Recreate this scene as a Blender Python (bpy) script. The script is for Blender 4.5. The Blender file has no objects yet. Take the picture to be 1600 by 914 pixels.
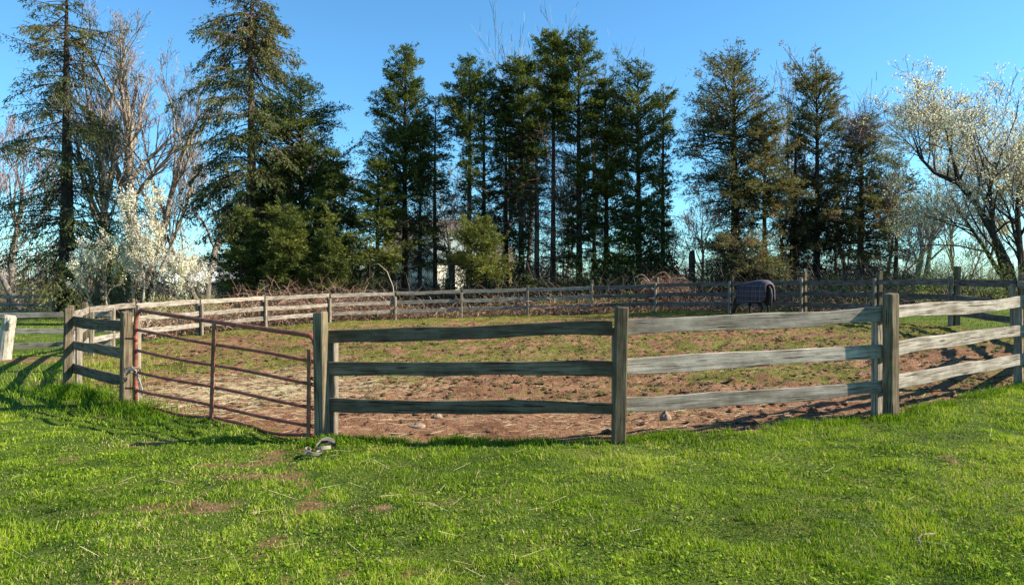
import bpy, math, random
import numpy as np
from mathutils import Vector, Matrix

# ------------------------------------------------------------------ camera, world, sun, exposure
SC = bpy.context.scene
COL = SC.collection
F, CX, HY, EYE = 1050.0, 800.0, 435.0, 1.72       # focal length, centre, horizon (photo px), eye height
cam_d = bpy.data.cameras.new("camera")
cam_d.sensor_width = 36.0
cam_d.lens = F / 1600.0 * 36.0
cam_d.shift_y = -(457.0 - HY) / 1600.0
cam_d.clip_start = 0.05
cam_d.clip_end = 20000.0
cam = bpy.data.objects.new("camera", cam_d)
COL.objects.link(cam)
cam.location = (0, 0, EYE)
cam.rotation_euler = (math.radians(90), 0, 0)
SC.camera = cam

SUN_AZ = math.radians(-4.0)      # measured from +X towards +Y
SUN_EL = math.radians(35.0)
w = bpy.data.worlds.new("World")
SC.world = w
w.use_nodes = True
nt = w.node_tree
nt.nodes.clear()
sky = nt.nodes.new('ShaderNodeTexSky')
sky.sky_type = 'NISHITA'
sky.sun_disc = False
sky.sun_elevation = SUN_EL
sky.sun_rotation = math.pi / 2 - SUN_AZ
sky.altitude = 0.0
sky.air_density = 1.0
sky.dust_density = 0.2
sky.ozone_density = 6.0
bg = nt.nodes.new('ShaderNodeBackground')
bg.inputs[1].default_value = 0.100
wo = nt.nodes.new('ShaderNodeOutputWorld')
tn_ = nt.nodes.new('ShaderNodeMix'); tn_.data_type = 'RGBA'; tn_.blend_type = 'MULTIPLY'
tn_.inputs[0].default_value = 1.0
tn_.inputs[7].default_value = (0.66, 1.0, 1.02, 1)      # camera white balance on the clear sky
nt.links.new(sky.outputs[0], tn_.inputs[6])
nt.links.new(tn_.outputs[2], bg.inputs[0])
nt.links.new(bg.outputs[0], wo.inputs[0])

sl = bpy.data.lights.new("sun", 'SUN')
sl.energy = 5.0
sl.angle = math.radians(0.5)
sl.color = (1.0, 0.92, 0.77)
so = bpy.data.objects.new("sun", sl)
COL.objects.link(so)
SV = Vector((math.cos(SUN_EL) * math.cos(SUN_AZ), math.cos(SUN_EL) * math.sin(SUN_AZ), math.sin(SUN_EL)))
so.rotation_euler = SV.to_track_quat('Z', 'Y').to_euler()
so.location = SV * 60
vs = SC.view_settings
vs.view_transform = 'Standard'
vs.look = 'None'
vs.exposure = 1.24
vs.gamma = 1.0
vs.use_curve_mapping = False
SC.cycles.max_bounces = 6
SC.cycles.transparent_max_bounces = 8

rng = np.random.default_rng(7)
random.seed(7)

# ------------------------------------------------------------------ small numeric helpers
def hash2(i, j, s):
    n = (i.astype(np.int64) * 374761393 + j.astype(np.int64) * 668265263 + s * 974634777) & 0xffffffff
    n = ((n ^ (n >> 13)) * 1274126177) & 0xffffffff
    return ((n ^ (n >> 16)) & 0xffff) / 65535.0

def vnoise(x, y, s=0):
    x = np.asarray(x, float); y = np.asarray(y, float)
    i = np.floor(x); j = np.floor(y)
    u = x - i; v = y - j
    u = u * u * (3 - 2 * u); v = v * v * (3 - 2 * v)
    a = hash2(i, j, s); b = hash2(i + 1, j, s); c = hash2(i, j + 1, s); d = hash2(i + 1, j + 1, s)
    return (a * (1 - u) + b * u) * (1 - v) + (c * (1 - u) + d * u) * v

def fbm(x, y, s=0, o=4):
    t = 0; a = .5; n = 0
    for k in range(o):
        t = t + a * vnoise(np.asarray(x) * 2 ** k + 17.3 * k, np.asarray(y) * 2 ** k - 9.1 * k, s + k)
        n += a; a *= .5
    return t / n

def vnoise3(x, y, z, s=0):
    k = np.floor(z); f = z - k; f = f * f * (3 - 2 * f)
    return vnoise(x + 31.7 * k, y + 17.9 * k, s) * (1 - f) + vnoise(x + 31.7 * (k + 1), y + 17.9 * (k + 1), s) * f

def wx(px, d):
    return (px - CX) / F * d

def wz(py, d):
    return EYE - (py - HY) / F * d

# paddock fence posts, (X, Y) going round from the left gate post; slot 0..n closed
def pp(px, d):
    return (wx(px, d), d)
RING = [pp(205, 9.75), pp(511, 7.33), pp(964, 6.86), pp(1382, 7.56), pp(1604, 9.2),
        (9.7, 11.8), pp(1590, 14.8), pp(1490, 17.8), pp(1370, 21.3), pp(1255, 24.3), pp(1142, 27.2),
        pp(1025, 29.6), pp(925, 30.5), pp(824, 30.8), pp(721, 30.8), pp(618, 30.5), pp(515, 29.3),
        pp(413, 26.6), pp(312, 23.3), pp(211, 20.2), pp(138, 17.2), (-9.3, 14.3), pp(114, 11.5)]
RA = np.array(RING)

def ring_sd(x, y):
    """signed distance to the fence line, positive inside the paddock"""
    x = np.asarray(x, float); y = np.asarray(y, float)
    dm = np.full(x.shape, 1e9); ins = np.zeros(x.shape, bool)
    n = len(RA)
    for k in range(n):
        ax, ay = RA[k]; bx, by = RA[(k + 1) % n]
        ex, ey = bx - ax, by - ay
        t = np.clip(((x - ax) * ex + (y - ay) * ey) / (ex * ex + ey * ey), 0, 1)
        dm = np.minimum(dm, np.hypot(x - ax - t * ex, y - ay - t * ey))
        c = (ay > y) != (by > y)
        with np.errstate(divide='ignore', invalid='ignore'):
            xi = ex * (y - ay) / (ey if ey != 0 else 1e-9) + ax
        ins ^= c & (x < xi)
    return np.where(ins, dm, -dm)

def base_h(x, y):
    xc = np.clip(x, -24, 19)
    return 0.031 * xc + 0.0006 * xc * xc

def soil_mix(x, y):
    """0 = grass sward, 1 = bare soil; real wear of the ground"""
    sd = ring_sd(x, y)
    n1 = fbm(x * .55, y * .55, 3); n2 = fbm(x * 5.0, y * 4.2, 9, 3)
    inside = np.clip((sd + .12 + (n2 - .5) * .5) / .25, 0, 1)
    # inside: worn near the gate side, patchy green towards the far side
    worn = np.clip((13.0 - y) / 4.0 + (n1 - .5) * 2.0 + (n2 - .5) * 2.2, 0, 1)
    worn = np.maximum(worn, np.clip((.56 - n2) * 6 + (n1 - .43) * 2.5, 0, .95))
    edge = np.clip((y - 24) / 3.5, 0, 1) * np.clip(1.6 - sd / 2.0, 0, 1)
    worn = worn * (1 - .75 * edge)
    rt = np.clip((x - 8.4) / 1.5, 0, 1) * np.clip((y - 13.0) / 3, 0, 1)
    worn = worn * (1 - .9 * rt)
    # outside: a few bald spots in the lawn
    m1 = fbm(x * 1.3 + 5, y * 1.9, 21); m2 = fbm(x * 5, y * 7, 27)
    bald = np.clip((m1 * .5 + m2 * .5 - .565 - np.clip((x + 1) * .05, -.03, .1)) * 6, 0, .85)
    m3 = np.clip(1 - np.abs(y - (17.0 + .05 * x)) / 1.0 , 0, 1) * (x < -7) * (x > -30)
    return np.where(sd > -.4, np.maximum(inside * worn, bald * (sd < 0)), np.maximum(bald, m3 * (.5 + n2)))

def ground_h(x, y, detail=True):
    h = base_h(x, y)
    if detail:
        near = np.clip(1.4 - np.hypot(x, y) / 45, 0, 1)
        h = h + (fbm(x * .7, y * .7, 40) - .5) * .07 * near
        sd = ring_sd(x, y)
        ins = np.clip(sd / .5, 0, 1) * near
        p = fbm(x * 5.5, y * 5.5, 50, 3)
        h = h + ins * (p - .5) * (.10 + .06 * np.clip((y - 8) / 3, 0, 1)) - ins * .02
        h = h + (1 - ins) * near * ((fbm(x * 3.0, y * 3.0, 60, 2) - .5) * .07 + (fbm(x * 1.2, y * 1.2, 66, 2) - .5) * .06)
        sl_ = np.clip(1 - np.abs(sd + .25) / .35, 0, 1) * near
        h = h + sl_ * .025
    return h

def gz(x, y):
    return float(ground_h(np.array([x], float), np.array([y], float))[0])

# ------------------------------------------------------------------ mesh helpers
def mk(name, verts, loops, counts, mat, parent=None, tint=None, smooth=False, extra=None):
    me = bpy.data.meshes.new(name)
    verts = np.asarray(verts, np.float32).reshape(-1, 3)
    loops = np.asarray(loops, np.int32).ravel()
    counts = np.asarray(counts, np.int32).ravel()
    me.vertices.add(len(verts)); me.vertices.foreach_set("co", verts.ravel())
    me.loops.add(len(loops)); me.loops.foreach_set("vertex_index", loops)
    me.polygons.add(len(counts))
    st = np.zeros(len(counts), np.int32); st[1:] = np.cumsum(counts)[:-1]
    me.polygons.foreach_set("loop_start", st)
    me.polygons.foreach_set("loop_total", counts)
    me.polygons.foreach_set("use_smooth", np.full(len(counts), smooth))
    me.update(calc_edges=True)
    me.validate()
    if tint is not None:
        a = me.attributes.new("tint", 'FLOAT', 'POINT')
        a.data.foreach_set("value", np.asarray(tint, np.float32))
    if extra:
        for k, v in extra.items():
            a = me.attributes.new(k, 'FLOAT', 'POINT')
            a.data.foreach_set("value", np.asarray(v, np.float32))
    if mat: me.materials.append(mat)
    o = bpy.data.objects.new(name, me)
    COL.objects.link(o)
    if parent: o.parent = parent
    return o

def tag(o, label=None, cat=None, group=None, kind=None):
    if label: o['label'] = label
    if cat: o['category'] = cat
    if group: o['group'] = group
    if kind: o['kind'] = kind
    return o

def empty(name, loc, label=None, cat=None, group=None):
    o = bpy.data.objects.new(name, None)
    o.empty_display_size = .2
    COL.objects.link(o)
    o.location = loc
    return tag(o, label, cat, group)

class Geo:
    def __init__(s):
        s.v = []; s.l = []; s.c = []; s.t = []; s.n = 0
    def add(s, v, l, c, t=None):
        v = np.asarray(v, float).reshape(-1, 3)
        s.v.append(v); s.l.append(np.asarray(l).ravel() + s.n); s.c.append(np.asarray(c).ravel())
        s.t.append(np.zeros(len(v)) if t is None else np.broadcast_to(t, (len(v),)))
        s.n += len(v)
    def build(s, name, mat, parent=None, smooth=False, off=None):
        v = np.concatenate(s.v)
        if off is not None: v = v - np.asarray(off)
        return mk(name, v, np.concatenate(s.l), np.concatenate(s.c), mat, parent, np.concatenate(s.t), smooth)

def tubes(p0, p1, r0, r1, n=3):
    """separate tapered tubes; arrays of M segments"""
    p0 = np.asarray(p0, float); p1 = np.asarray(p1, float)
    d = p1 - p0
    d /= np.linalg.norm(d, axis=1, keepdims=True) + 1e-9
    up = np.where(np.abs(d[:, 2:3]) < .9, np.array([[0, 0, 1.]]), np.array([[1., 0, 0]]))
    a = np.cross(d, up); a /= np.linalg.norm(a, axis=1, keepdims=True) + 1e-9
    b = np.cross(d, a)
    ang = np.arange(n) * 2 * math.pi / n
    ca = np.cos(ang)[None, :, None]; sa = np.sin(ang)[None, :, None]
    ring = a[:, None, :] * ca + b[:, None, :] * sa
    v0 = p0[:, None] + ring * np.asarray(r0)[:, None, None]
    v1 = p1[:, None] + ring * np.asarray(r1)[:, None, None]
    v = np.concatenate([v0, v1], 1).reshape(-1, 3)
    M = len(p0)
    if n == 1:                                   # very fine far twigs: one flat sliver each
        th = (np.arange(M) * 2.399) [:, None]
        sd_ = a * np.cos(th) + b * np.sin(th)
        w0 = sd_ * np.asarray(r0)[:, None] * 1.3; w1 = sd_ * np.asarray(r1)[:, None] * 1.3
        v = np.stack([p0 - w0, p0 + w0, p1 + w1, p1 - w1], 1).reshape(-1, 3)
        return v, np.arange(M * 4), np.full(M, 4)
    k = np.arange(n); k2 = (k + 1) % n
    q = np.stack([k, k + n, k2 + n, k2], 1)[None] + (np.arange(M) * 2 * n)[:, None, None]
    return v, q.ravel(), np.full(M * n, 4)

def polytube(pts, rad, n=8, jit=0.0, cap=True, seed=0):
    """one continuous tapered tube along a polyline"""
    pts = np.asarray(pts, float); rad = np.asarray(rad, float)
    m = len(pts)
    tan = np.gradient(pts, axis=0); tan /= np.linalg.norm(tan, axis=1, keepdims=True) + 1e-9
    ref = np.array([0, 0, 1.]) if abs(tan[0][2]) < .9 else np.array([1., 0, 0])
    vs_ = []
    r_ = np.random.default_rng(seed)
    ph = r_.uniform(0, 6.28, 3)
    a = np.cross(tan[0], ref); a /= np.linalg.norm(a)
    for i in range(m):
        a = a - tan[i] * a.dot(tan[i]); a /= np.linalg.norm(a) + 1e-9
        b = np.cross(tan[i], a)
        th = np.arange(n) * 2 * math.pi / n
        rr = rad[i] * (1 + jit * (np.sin(3 * th + ph[0] + i * .5) + .6 * np.sin(5 * th + ph[1] - i * .3)))
        vs_.append(pts[i] + np.outer(rr * np.cos(th), a) + np.outer(rr * np.sin(th), b))
    v = np.concatenate(vs_)
    l = []; c = []
    for i in range(m - 1):
        for k in range(n):
            k2 = (k + 1) % n
            l += [i * n + k, i * n + k2, (i + 1) * n + k2, (i + 1) * n + k]; c.append(4)
    if cap:
        l += list(range(n))[::-1]; c.append(n)
        l += [(m - 1) * n + k for k in range(n)]; c.append(n)
    return v, l, c

def boxv(x0, x1, y0, y1, z0, z1):
    v = [(x, y, z) for z in (z0, z1) for y in (y0, y1) for x in (x0, x1)]
    l = [0, 2, 3, 1, 4, 5, 7, 6, 0, 1, 5, 4, 2, 6, 7, 3, 0, 4, 6, 2, 1, 3, 7, 5]
    return v, l, [4] * 6

# ------------------------------------------------------------------ materials
def mat(name):
    m = bpy.data.materials.new(name); m.use_nodes = True
    n = m.node_tree.nodes; n.clear()
    out = n.new('ShaderNodeOutputMaterial')
    return m, m.node_tree, out

def N(t, typ, **kw):
    n = t.nodes.new(typ)
    for k, v in kw.items():
        if k.startswith('i_'):
            key = k[2:]
            key = int(key) if key.isdigit() else key.replace('_', ' ')
            n.inputs[key].default_value = v
        else: setattr(n, k, v)
    return n

def ramp(t, fac, stops):
    r = t.nodes.new('ShaderNodeValToRGB')
    e = r.color_ramp.elements
    while len(e) > 1: e.remove(e[-1])
    e[0].position = stops[0][0]; e[0].color = (*stops[0][1], 1)
    for p, c in stops[1:]:
        x = e.new(p); x.color = (*c, 1)
    if fac is not None: t.links.new(fac, r.inputs[0])
    return r

def attr(t, name):
    a = t.nodes.new('ShaderNodeAttribute'); a.attribute_name = name
    return a.outputs['Fac']

def noise(t, vec, scale, detail=4, rough=.55):
    n = t.nodes.new('ShaderNodeTexNoise'); n.inputs['Scale'].default_value = scale
    n.inputs['Detail'].default_value = detail; n.inputs['Roughness'].default_value = rough
    if vec is not None: t.links.new(vec, n.inputs['Vector'])
    return n.outputs['Fac']

def mixc(t, f, a, b, mode='MIX'):
    m = t.nodes.new('ShaderNodeMix'); m.data_type = 'RGBA'; m.blend_type = mode
    for s, v in ((0, f), (6, a), (7, b)):
        if isinstance(v, (int, float)): m.inputs[s].default_value = v
        elif isinstance(v, tuple): m.inputs[s].default_value = (*v, 1)
        else: t.links.new(v, m.inputs[s])
    return m.outputs[2]

def mapping(t, sc, coord='Object'):
    tc = t.nodes.new('ShaderNodeTexCoord'); mp = t.nodes.new('ShaderNodeMapping')
    mp.inputs['Scale'].default_value = sc
    t.links.new(tc.outputs[coord], mp.inputs['Vector'])
    return mp

def bump(t, h, dist, strength=1.0):
    b = t.nodes.new('ShaderNodeBump'); b.inputs['Distance'].default_value = dist; b.inputs['Strength'].default_value = strength
    t.links.new(h, b.inputs['Height'])
    return b.outputs[0]

def math_(t, op, a, b=None):
    m = t.nodes.new('ShaderNodeMath'); m.operation = op
    for i, v in enumerate((a, b)):
        if v is None: continue
        if isinstance(v, (int, float)): m.inputs[i].default_value = v
        else: t.links.new(v, m.inputs[i])
    return m.outputs[0]

def leaf_mat(name, stops, transl=.3, rough=.6, spec=.25):
    m, t, out = mat(name)
    r = ramp(t, attr(t, 'tint'), stops)
    p = N(t, 'ShaderNodeBsdfPrincipled', i_Roughness=rough)
    p.inputs['Specular IOR Level'].default_value = spec
    t.links.new(r.outputs[0], p.inputs['Base Color'])
    tr = N(t, 'ShaderNodeBsdfTranslucent')
    br = mixc(t, 1.0, r.outputs[0], (1.25, 1.2, .7), 'MULTIPLY')
    t.links.new(br, tr.inputs[0])
    mx = N(t, 'ShaderNodeMixShader', i_0=transl)
    t.links.new(p.outputs[0], mx.inputs[1]); t.links.new(tr.outputs[0], mx.inputs[2])
    t.links.new(mx.outputs[0], out.inputs[0])
    return m

def wood_mat(name, dark, mid, light, green=.2, saw=0.0, axis='X', moss=(.10, .12, .045)):
    m, t, out = mat(name)
    along, across = 2.0, 30.0
    sc = (along, across, across) if axis == 'X' else (across, across, along)
    mp = mapping(t, sc)
    oi = t.nodes.new('ShaderNodeObjectInfo')
    cmb = t.nodes.new('ShaderNodeCombineXYZ')
    rr = math_(t, 'MULTIPLY', oi.outputs['Random'], 40.0)
    for i in range(3): t.links.new(rr, cmb.inputs[i])
    t.links.new(cmb.outputs[0], mp.inputs['Location'])
    g = noise(t, mp.outputs[0], 1.0, 6, .65)
    mp2 = mapping(t, (3, 3, 3)); t.links.new(cmb.outputs[0], mp2.inputs['Location'])
    blot = noise(t, mp2.outputs[0], 1.6, 5, .6)
    g2 = math_(t, 'ADD', math_(t, 'MULTIPLY', g, .65), math_(t, 'MULTIPLY', blot, .35))
    r = ramp(t, g2, [(.34, dark), (.47, mid), (.62, light)])
    # fine checks (dark splits)
    mp3 = mapping(t, (2.2, 70, 70) if axis == 'X' else (70, 70, 2.2)); t.links.new(cmb.outputs[0], mp3.inputs['Location'])
    ck = noise(t, mp3.outputs[0], 1.0, 3, .5)
    ckr = ramp(t, ck, [(.33, (0, 0, 0)), (.40, (1, 1, 1))])
    col = mixc(t, ckr.outputs[0], tuple(c * .5 for c in dark), r.outputs[0])
    gm = ramp(t, noise(t, mp2.outputs[0], 2.3, 4, .6), [(.52, (0, 0, 0)), (.70, (green,) * 3)])
    col = mixc(t, gm.outputs[0], col, moss)
    vr = math_(t, 'ADD', math_(t, 'MULTIPLY', oi.outputs['Random'], .35), .82)
    col = mixc(t, 1.0, col, vr, 'MULTIPLY')
    vo = t.nodes.new('ShaderNodeTexVoronoi'); mpv = mapping(t, (1.1, .01, 5.5) if axis == 'X' else (5.5, .01, 1.1))
    vo.inputs['Scale'].default_value = 1.0; t.links.new(cmb.outputs[0], mpv.inputs['Location']); t.links.new(mpv.outputs[0], vo.inputs['Vector'])
    kn_ = ramp(t, vo.outputs['Distance'], [(.045, (1, 1, 1)), (.11, (0, 0, 0))])
    col = mixc(t, math_(t, 'MULTIPLY', kn_.outputs[0], .75), col, tuple(c * .4 for c in dark))
    p = N(t, 'ShaderNodeBsdfPrincipled', i_Roughness=.92)
    p.inputs['Specular IOR Level'].default_value = .08
    t.links.new(col, p.inputs['Base Color'])
    h = math_(t, 'ADD', g, math_(t, 'MULTIPLY', ckr.outputs[0], .5))
    if saw:
        wv = t.nodes.new('ShaderNodeTexWave'); wv.bands_direction = 'DIAGONAL' if axis == 'X' else 'X'
        wv.inputs['Scale'].default_value = 12.0; wv.inputs['Distortion'].default_value = 6.0
        wv.inputs['Detail'].default_value = 2.0; wv.inputs['Detail Scale'].default_value = 2.0
        mpw = mapping(t, (1.4, .2, 1.0)); t.links.new(mpw.outputs[0], wv.inputs['Vector'])
        h = math_(t, 'ADD', h, math_(t, 'MULTIPLY', wv.outputs['Fac'], saw))
    t.links.new(bump(t, h, .005, 1.0), p.inputs['Normal'])
    t.links.new(p.outputs[0], out.inputs[0])
    return m

M = {}
M['rail'] = wood_mat('weathered_grey_board', (.095, .075, .055), (.22, .185, .145), (.40, .345, .28), .15)
M['rail_saw'] = wood_mat('saw_marked_grey_board', (.12, .095, .072), (.25, .213, .17), (.41, .355, .29), .1, saw=.06)
M['rail_shade'] = wood_mat('shade_darkened_board', (.050, .034, .022), (.118, .084, .054), (.21, .162, .108), .0)  # darker copy of the grey board; shade of the near bays painted in
M['rail_shade_far'] = wood_mat('shade_darkened_far_board', (.04, .033, .03), (.105, .088, .078), (.20, .17, .15), .3)  # same boards on the far right, their shade put into the base colour
M['post'] = wood_mat('brown_post_wood', (.05, .036, .022), (.125, .092, .058), (.235, .18, .115), .45, axis='Z', moss=(.09, .115, .04))
M['post_in'] = wood_mat('grey_post_wood', (.08, .064, .046), (.22, .175, .13), (.36, .30, .23), .25, axis='Z')
M['log'] = wood_mat('barkless_log', (.16, .13, .09), (.38, .33, .25), (.54, .49, .39), .25, axis='Z')

def soil_nodes(t):
    mp = mapping(t, (1, 1, 1))
    n1 = noise(t, mp.outputs[0], 1.1, 5, .6)
    n2 = noise(t, mp.outputs[0], 9, 6, .7)
    n3 = noise(t, mp.outputs[0], 45, 4, .7)
    f = math_(t, 'ADD', math_(t, 'MULTIPLY', n1, .35), math_(t, 'ADD', math_(t, 'MULTIPLY', n2, .4), math_(t, 'MULTIPLY', n3, .25)))
    r = ramp(t, f, [(.37, (.070, .032, .018)), (.45, (.185, .088, .047)), (.53, (.305, .160, .088)), (.65, (.42, .25, .15))])
    return mp, r.outputs[0], n2, n3

def ground_mat(name, inside):
    m, t, out = mat(name)
    mp, soil, n2, n3 = soil_nodes(t)
    a = noise(t, mp.outputs[0], .9, 5, .6)
    b = noise(t, mp.outputs[0], 14, 5, .7)
    f = math_(t, 'ADD', math_(t, 'MULTIPLY', a, .55), math_(t, 'MULTIPLY', b, .45))
    if inside:
        gr = ramp(t, f, [(.38, (.055, .050, .014)), (.48, (.14, .135, .028)), (.60, (.235, .205, .055)), (.7, (.30, .22, .09))])
    else:
        gr = ramp(t, f, [(.36, (.028, .042, .008)), (.47, (.065, .10, .014)), (.58, (.115, .135, .022)), (.68, (.19, .165, .06))])
    sm = math_(t, 'ADD', attr(t, 'soil'), math_(t, 'ADD', math_(t, 'MULTIPLY', math_(t, 'SUBTRACT', n2, .5), 1.5), math_(t, 'MULTIPLY', math_(t, 'SUBTRACT', n3, .5), 1.2)))
    sr = ramp(t, sm, [(.38, (0, 0, 0)), (.74, (1, 1, 1))])
    if not inside: soil = mixc(t, 1.0, soil, (.62, .66, .62), 'MULTIPLY')
    # straw litter
    st = ramp(t, math_(t, 'ADD', attr(t, 'straw'), math_(t, 'MULTIPLY', math_(t, 'SUBTRACT', n3, .5), 1.6)), [(.6, (0, 0, 0)), (.9, (.7,) * 3)])
    col = mixc(t, sr.outputs[0], gr.outputs[0], soil)
    col = mixc(t, st.outputs[0], col, (.52, .42, .25))
    p = N(t, 'ShaderNodeBsdfPrincipled', i_Roughness=.95)
    p.inputs['Specular IOR Level'].default_value = .1
    t.links.new(col, p.inputs['Base Color'])
    h = math_(t, 'ADD', n2, math_(t, 'MULTIPLY', n3, .45))
    t.links.new(bump(t, h, .10 if inside else .04, 1.0), p.inputs['Normal'])
    t.links.new(p.outputs[0], out.inputs[0])
    return m
M['lawn'] = ground_mat('lawn_sward', False)
M['paddock'] = ground_mat('paddock_soil', True)

M['blade'] = leaf_mat('grass_blade', [(0, (.016, .038, .003)), (.3, (.068, .134, .008)), (.6, (.165, .270, .012)), (.85, (.295, .378, .026)), (.93, (.42, .35, .15)), (1, (.58, .47, .27))], .35, .65, .12)
M['pblade'] = leaf_mat('paddock_grass', [(0, (.055, .062, .010)), (.4, (.155, .160, .026)), (.75, (.275, .255, .055)), (1, (.42, .35, .17))], .3, .7, .1)
M['needle'] = leaf_mat('hemlock_needles', [(0, (.020, .036, .010)), (.4, (.062, .090, .021)), (.75, (.145, .165, .036)), (1, (.27, .26, .065))], .34, .6, .25)
M['needle_dull'] = leaf_mat('dull_cedar_foliage', [(0, (.022, .036, .016)), (.4, (.068, .085, .036)), (.75, (.15, .15, .058)), (.9, (.19, .15, .08)), (1, (.25, .17, .10))], .34, .6, .25)
M['needle_spruce'] = leaf_mat('spruce_needles', [(0, (.016, .032, .012)), (.4, (.055, .075, .023)), (.78, (.14, .135, .038)), (.93, (.12, .11, .035)), (1, (.26, .13, .06))], .26, .6, .25)
M['shrub'] = leaf_mat('young_shrub_leaf', [(0, (.08, .10, .02)), (.5, (.19, .25, .05)), (1, (.33, .36, .12))], .35)
M['blossom'] = leaf_mat('white_blossom', [(0, (.70, .66, .56)), (.72, (.85, .82, .73)), (.84, (.36, .42, .14)), (1, (.30, .42, .08))], .35, .7, .2)
M['bramble'] = leaf_mat('bramble_cane', [(0, (.10, .045, .028)), (.4, (.235, .128, .082)), (.8, (.36, .235, .165)), (1, (.50, .40, .29))], .0, .8, .2)
M['twig'] = leaf_mat('bare_twig', [(0, (.10, .075, .065)), (.5, (.24, .19, .165)), (1, (.40, .34, .29))], .0, .8, .2)
M['brush'] = leaf_mat('dark_brush_stem', [(0, (.04, .028, .022)), (.5, (.115, .082, .062)), (1, (.25, .19, .15))], .0, .8, .1)  # darker, browner stem colour than the bare twigs
M['twig_red'] = leaf_mat('reddish_twig', [(0, (.12, .07, .06)), (.5, (.28, .18, .155)), (1, (.42, .31, .27))], .0, .8, .2)
M['straw'] = leaf_mat('straw_stalk', [(0, (.40, .30, .16)), (.6, (.60, .48, .27)), (1, (.74, .64, .42))], .1, .6, .3)

def bark_mat(name, dark, light, sc=6):
    m, t, out = mat(name)
    mp = mapping(t, (sc, sc, sc * .25))
    n1 = noise(t, mp.outputs[0], 1.6, 6, .7)
    r = ramp(t, n1, [(.35, dark), (.65, light)])
    p = N(t, 'ShaderNodeBsdfPrincipled', i_Roughness=.9)
    p.inputs['Specular IOR Level'].default_value = .15
    t.links.new(r.outputs[0], p.inputs['Base Color'])
    t.links.new(bump(t, n1, .06, 1.0), p.inputs['Normal'])
    t.links.new(p.outputs[0], out.inputs[0])
    return m
M['bark'] = bark_mat('dark_conifer_bark', (.016, .012, .009), (.075, .055, .042))
M['bark_red'] = bark_mat('brown_conifer_bark', (.05, .032, .022), (.18, .12, .085))
M['bark_tan'] = bark_mat('pale_maple_bark', (.20, .16, .115), (.46, .38, .29), 4)
M['bark_grey'] = bark_mat('grey_bark', (.10, .085, .07), (.28, .24, .20))
M['turf_clod'] = bark_mat('dark_turf_lump', (.045, .032, .014), (.17, .13, .05), 14)
M['soil_clod'] = bark_mat('soil_clod', (.085, .042, .025), (.25, .13, .075), 14)
M['stone'] = bark_mat('field_stone', (.19, .13, .085), (.40, .29, .20), 9)

def plain(name, col, rough=.6, metal=0.0, var=.25, sc=8):
    m, t, out = mat(name)
    mp = mapping(t, (1, 1, 1))
    n1 = noise(t, mp.outputs[0], sc, 5, .65)
    r = ramp(t, n1, [(.3, tuple(c * (1 - var) for c in col)), (.7, tuple(min(1, c * (1 + var)) for c in col))])
    p = N(t, 'ShaderNodeBsdfPrincipled', i_Roughness=rough, i_Metallic=metal)
    t.links.new(r.outputs[0], p.inputs['Base Color'])
    t.links.new(bump(t, n1, .003, .6), p.inputs['Normal'])
    t.links.new(p.outputs[0], out.inputs[0])
    return m

# rusty painted gate
m, t, out = mat('rusted_red_gate_paint')
mp = mapping(t, (1, 1, 1))
n1 = noise(t, mp.outputs[0], 9, 6, .7); n2 = noise(t, mp.outputs[0], 60, 3, .6)
f = math_(t, 'ADD', math_(t, 'MULTIPLY', n1, .7), math_(t, 'MULTIPLY', n2, .3))
r = ramp(t, f, [(.36, (.055, .020, .011)), (.46, (.16, .048, .024)), (.55, (.27, .080, .042)), (.68, (.36, .19, .13))])
p = N(t, 'ShaderNodeBsdfPrincipled', i_Roughness=.62)
p.inputs['Specular IOR Level'].default_value = .35
t.links.new(r.outputs[0], p.inputs['Base Color'])
t.links.new(bump(t, f, .003, .7), p.inputs['Normal'])
t.links.new(p.outputs[0], out.inputs[0])
M['gate'] = m
M['chain'] = plain('galvanised_chain', (.22, .20, .18), .5, .8, .4, 40)
M['chain_dark'] = plain('rusty_chain', (.06, .04, .03), .7, .3, .4, 40)
M['rope'] = plain('frayed_white_rope', (.33, .29, .235), .9, 0, .2, 60)
M['strap'] = plain('beige_webbing', (.25, .21, .165), .85, 0, .18, 70)
M['strap_dark'] = plain('dark_webbing', (.035, .032, .03), .85, 0, .3, 70)
M['horse'] = plain('black_brown_coat', (.010, .007, .006), .8, 0, .35, 14)
M['tail'] = plain('black_tail_hair', (.012, .010, .009), .8, 0, .5, 30)
M['wall_cream'] = plain('cream_siding', (.74, .70, .58), .8, 0, .08, 3)
M['wall_yellow'] = plain('yellow_siding', (.62, .50, .16), .8, 0, .1, 3)
M['roof_green'] = plain('grey_green_shingle', (.20, .24, .22), .9, 0, .18, 12)
M['roof_brown'] = plain('brown_shingle', (.15, .12, .10), .9, 0, .2, 12)
M['trim'] = plain('white_trim', (.75, .74, .70), .6, 0, .05, 4)
M['glass'] = plain('dark_window_glass', (.03, .035, .04), .08, 0, .1, 2)

# plaid blanket
m, t, out = mat('navy_plaid_blanket')
tc = t.nodes.new('ShaderNodeTexCoord')
sep = t.nodes.new('ShaderNodeSeparateXYZ'); t.links.new(tc.outputs['Object'], sep.inputs[0])
def stripes(src, freq, off, lo):
    s = math_(t, 'FRACT', math_(t, 'ADD', math_(t, 'MULTIPLY', src, freq), off))
    return math_(t, 'GREATER_THAN', s, lo)
col = mixc(t, math_(t, 'MULTIPLY', stripes(sep.outputs[0], 2.6, .1, .6), .6), (.016, .013, .020), (.045, .026, .032))
col = mixc(t, math_(t, 'MULTIPLY', stripes(sep.outputs[2], 2.6, .3, .6), .5), col, (.05, .03, .05))
col = mixc(t, math_(t, 'MULTIPLY', stripes(sep.outputs[0], 5.2, .2, .92), .45), col, (.26, .22, .27))
col = mixc(t, math_(t, 'MULTIPLY', stripes(sep.outputs[2], 5.2, .5, .92), .45), col, (.26, .22, .27))
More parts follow.
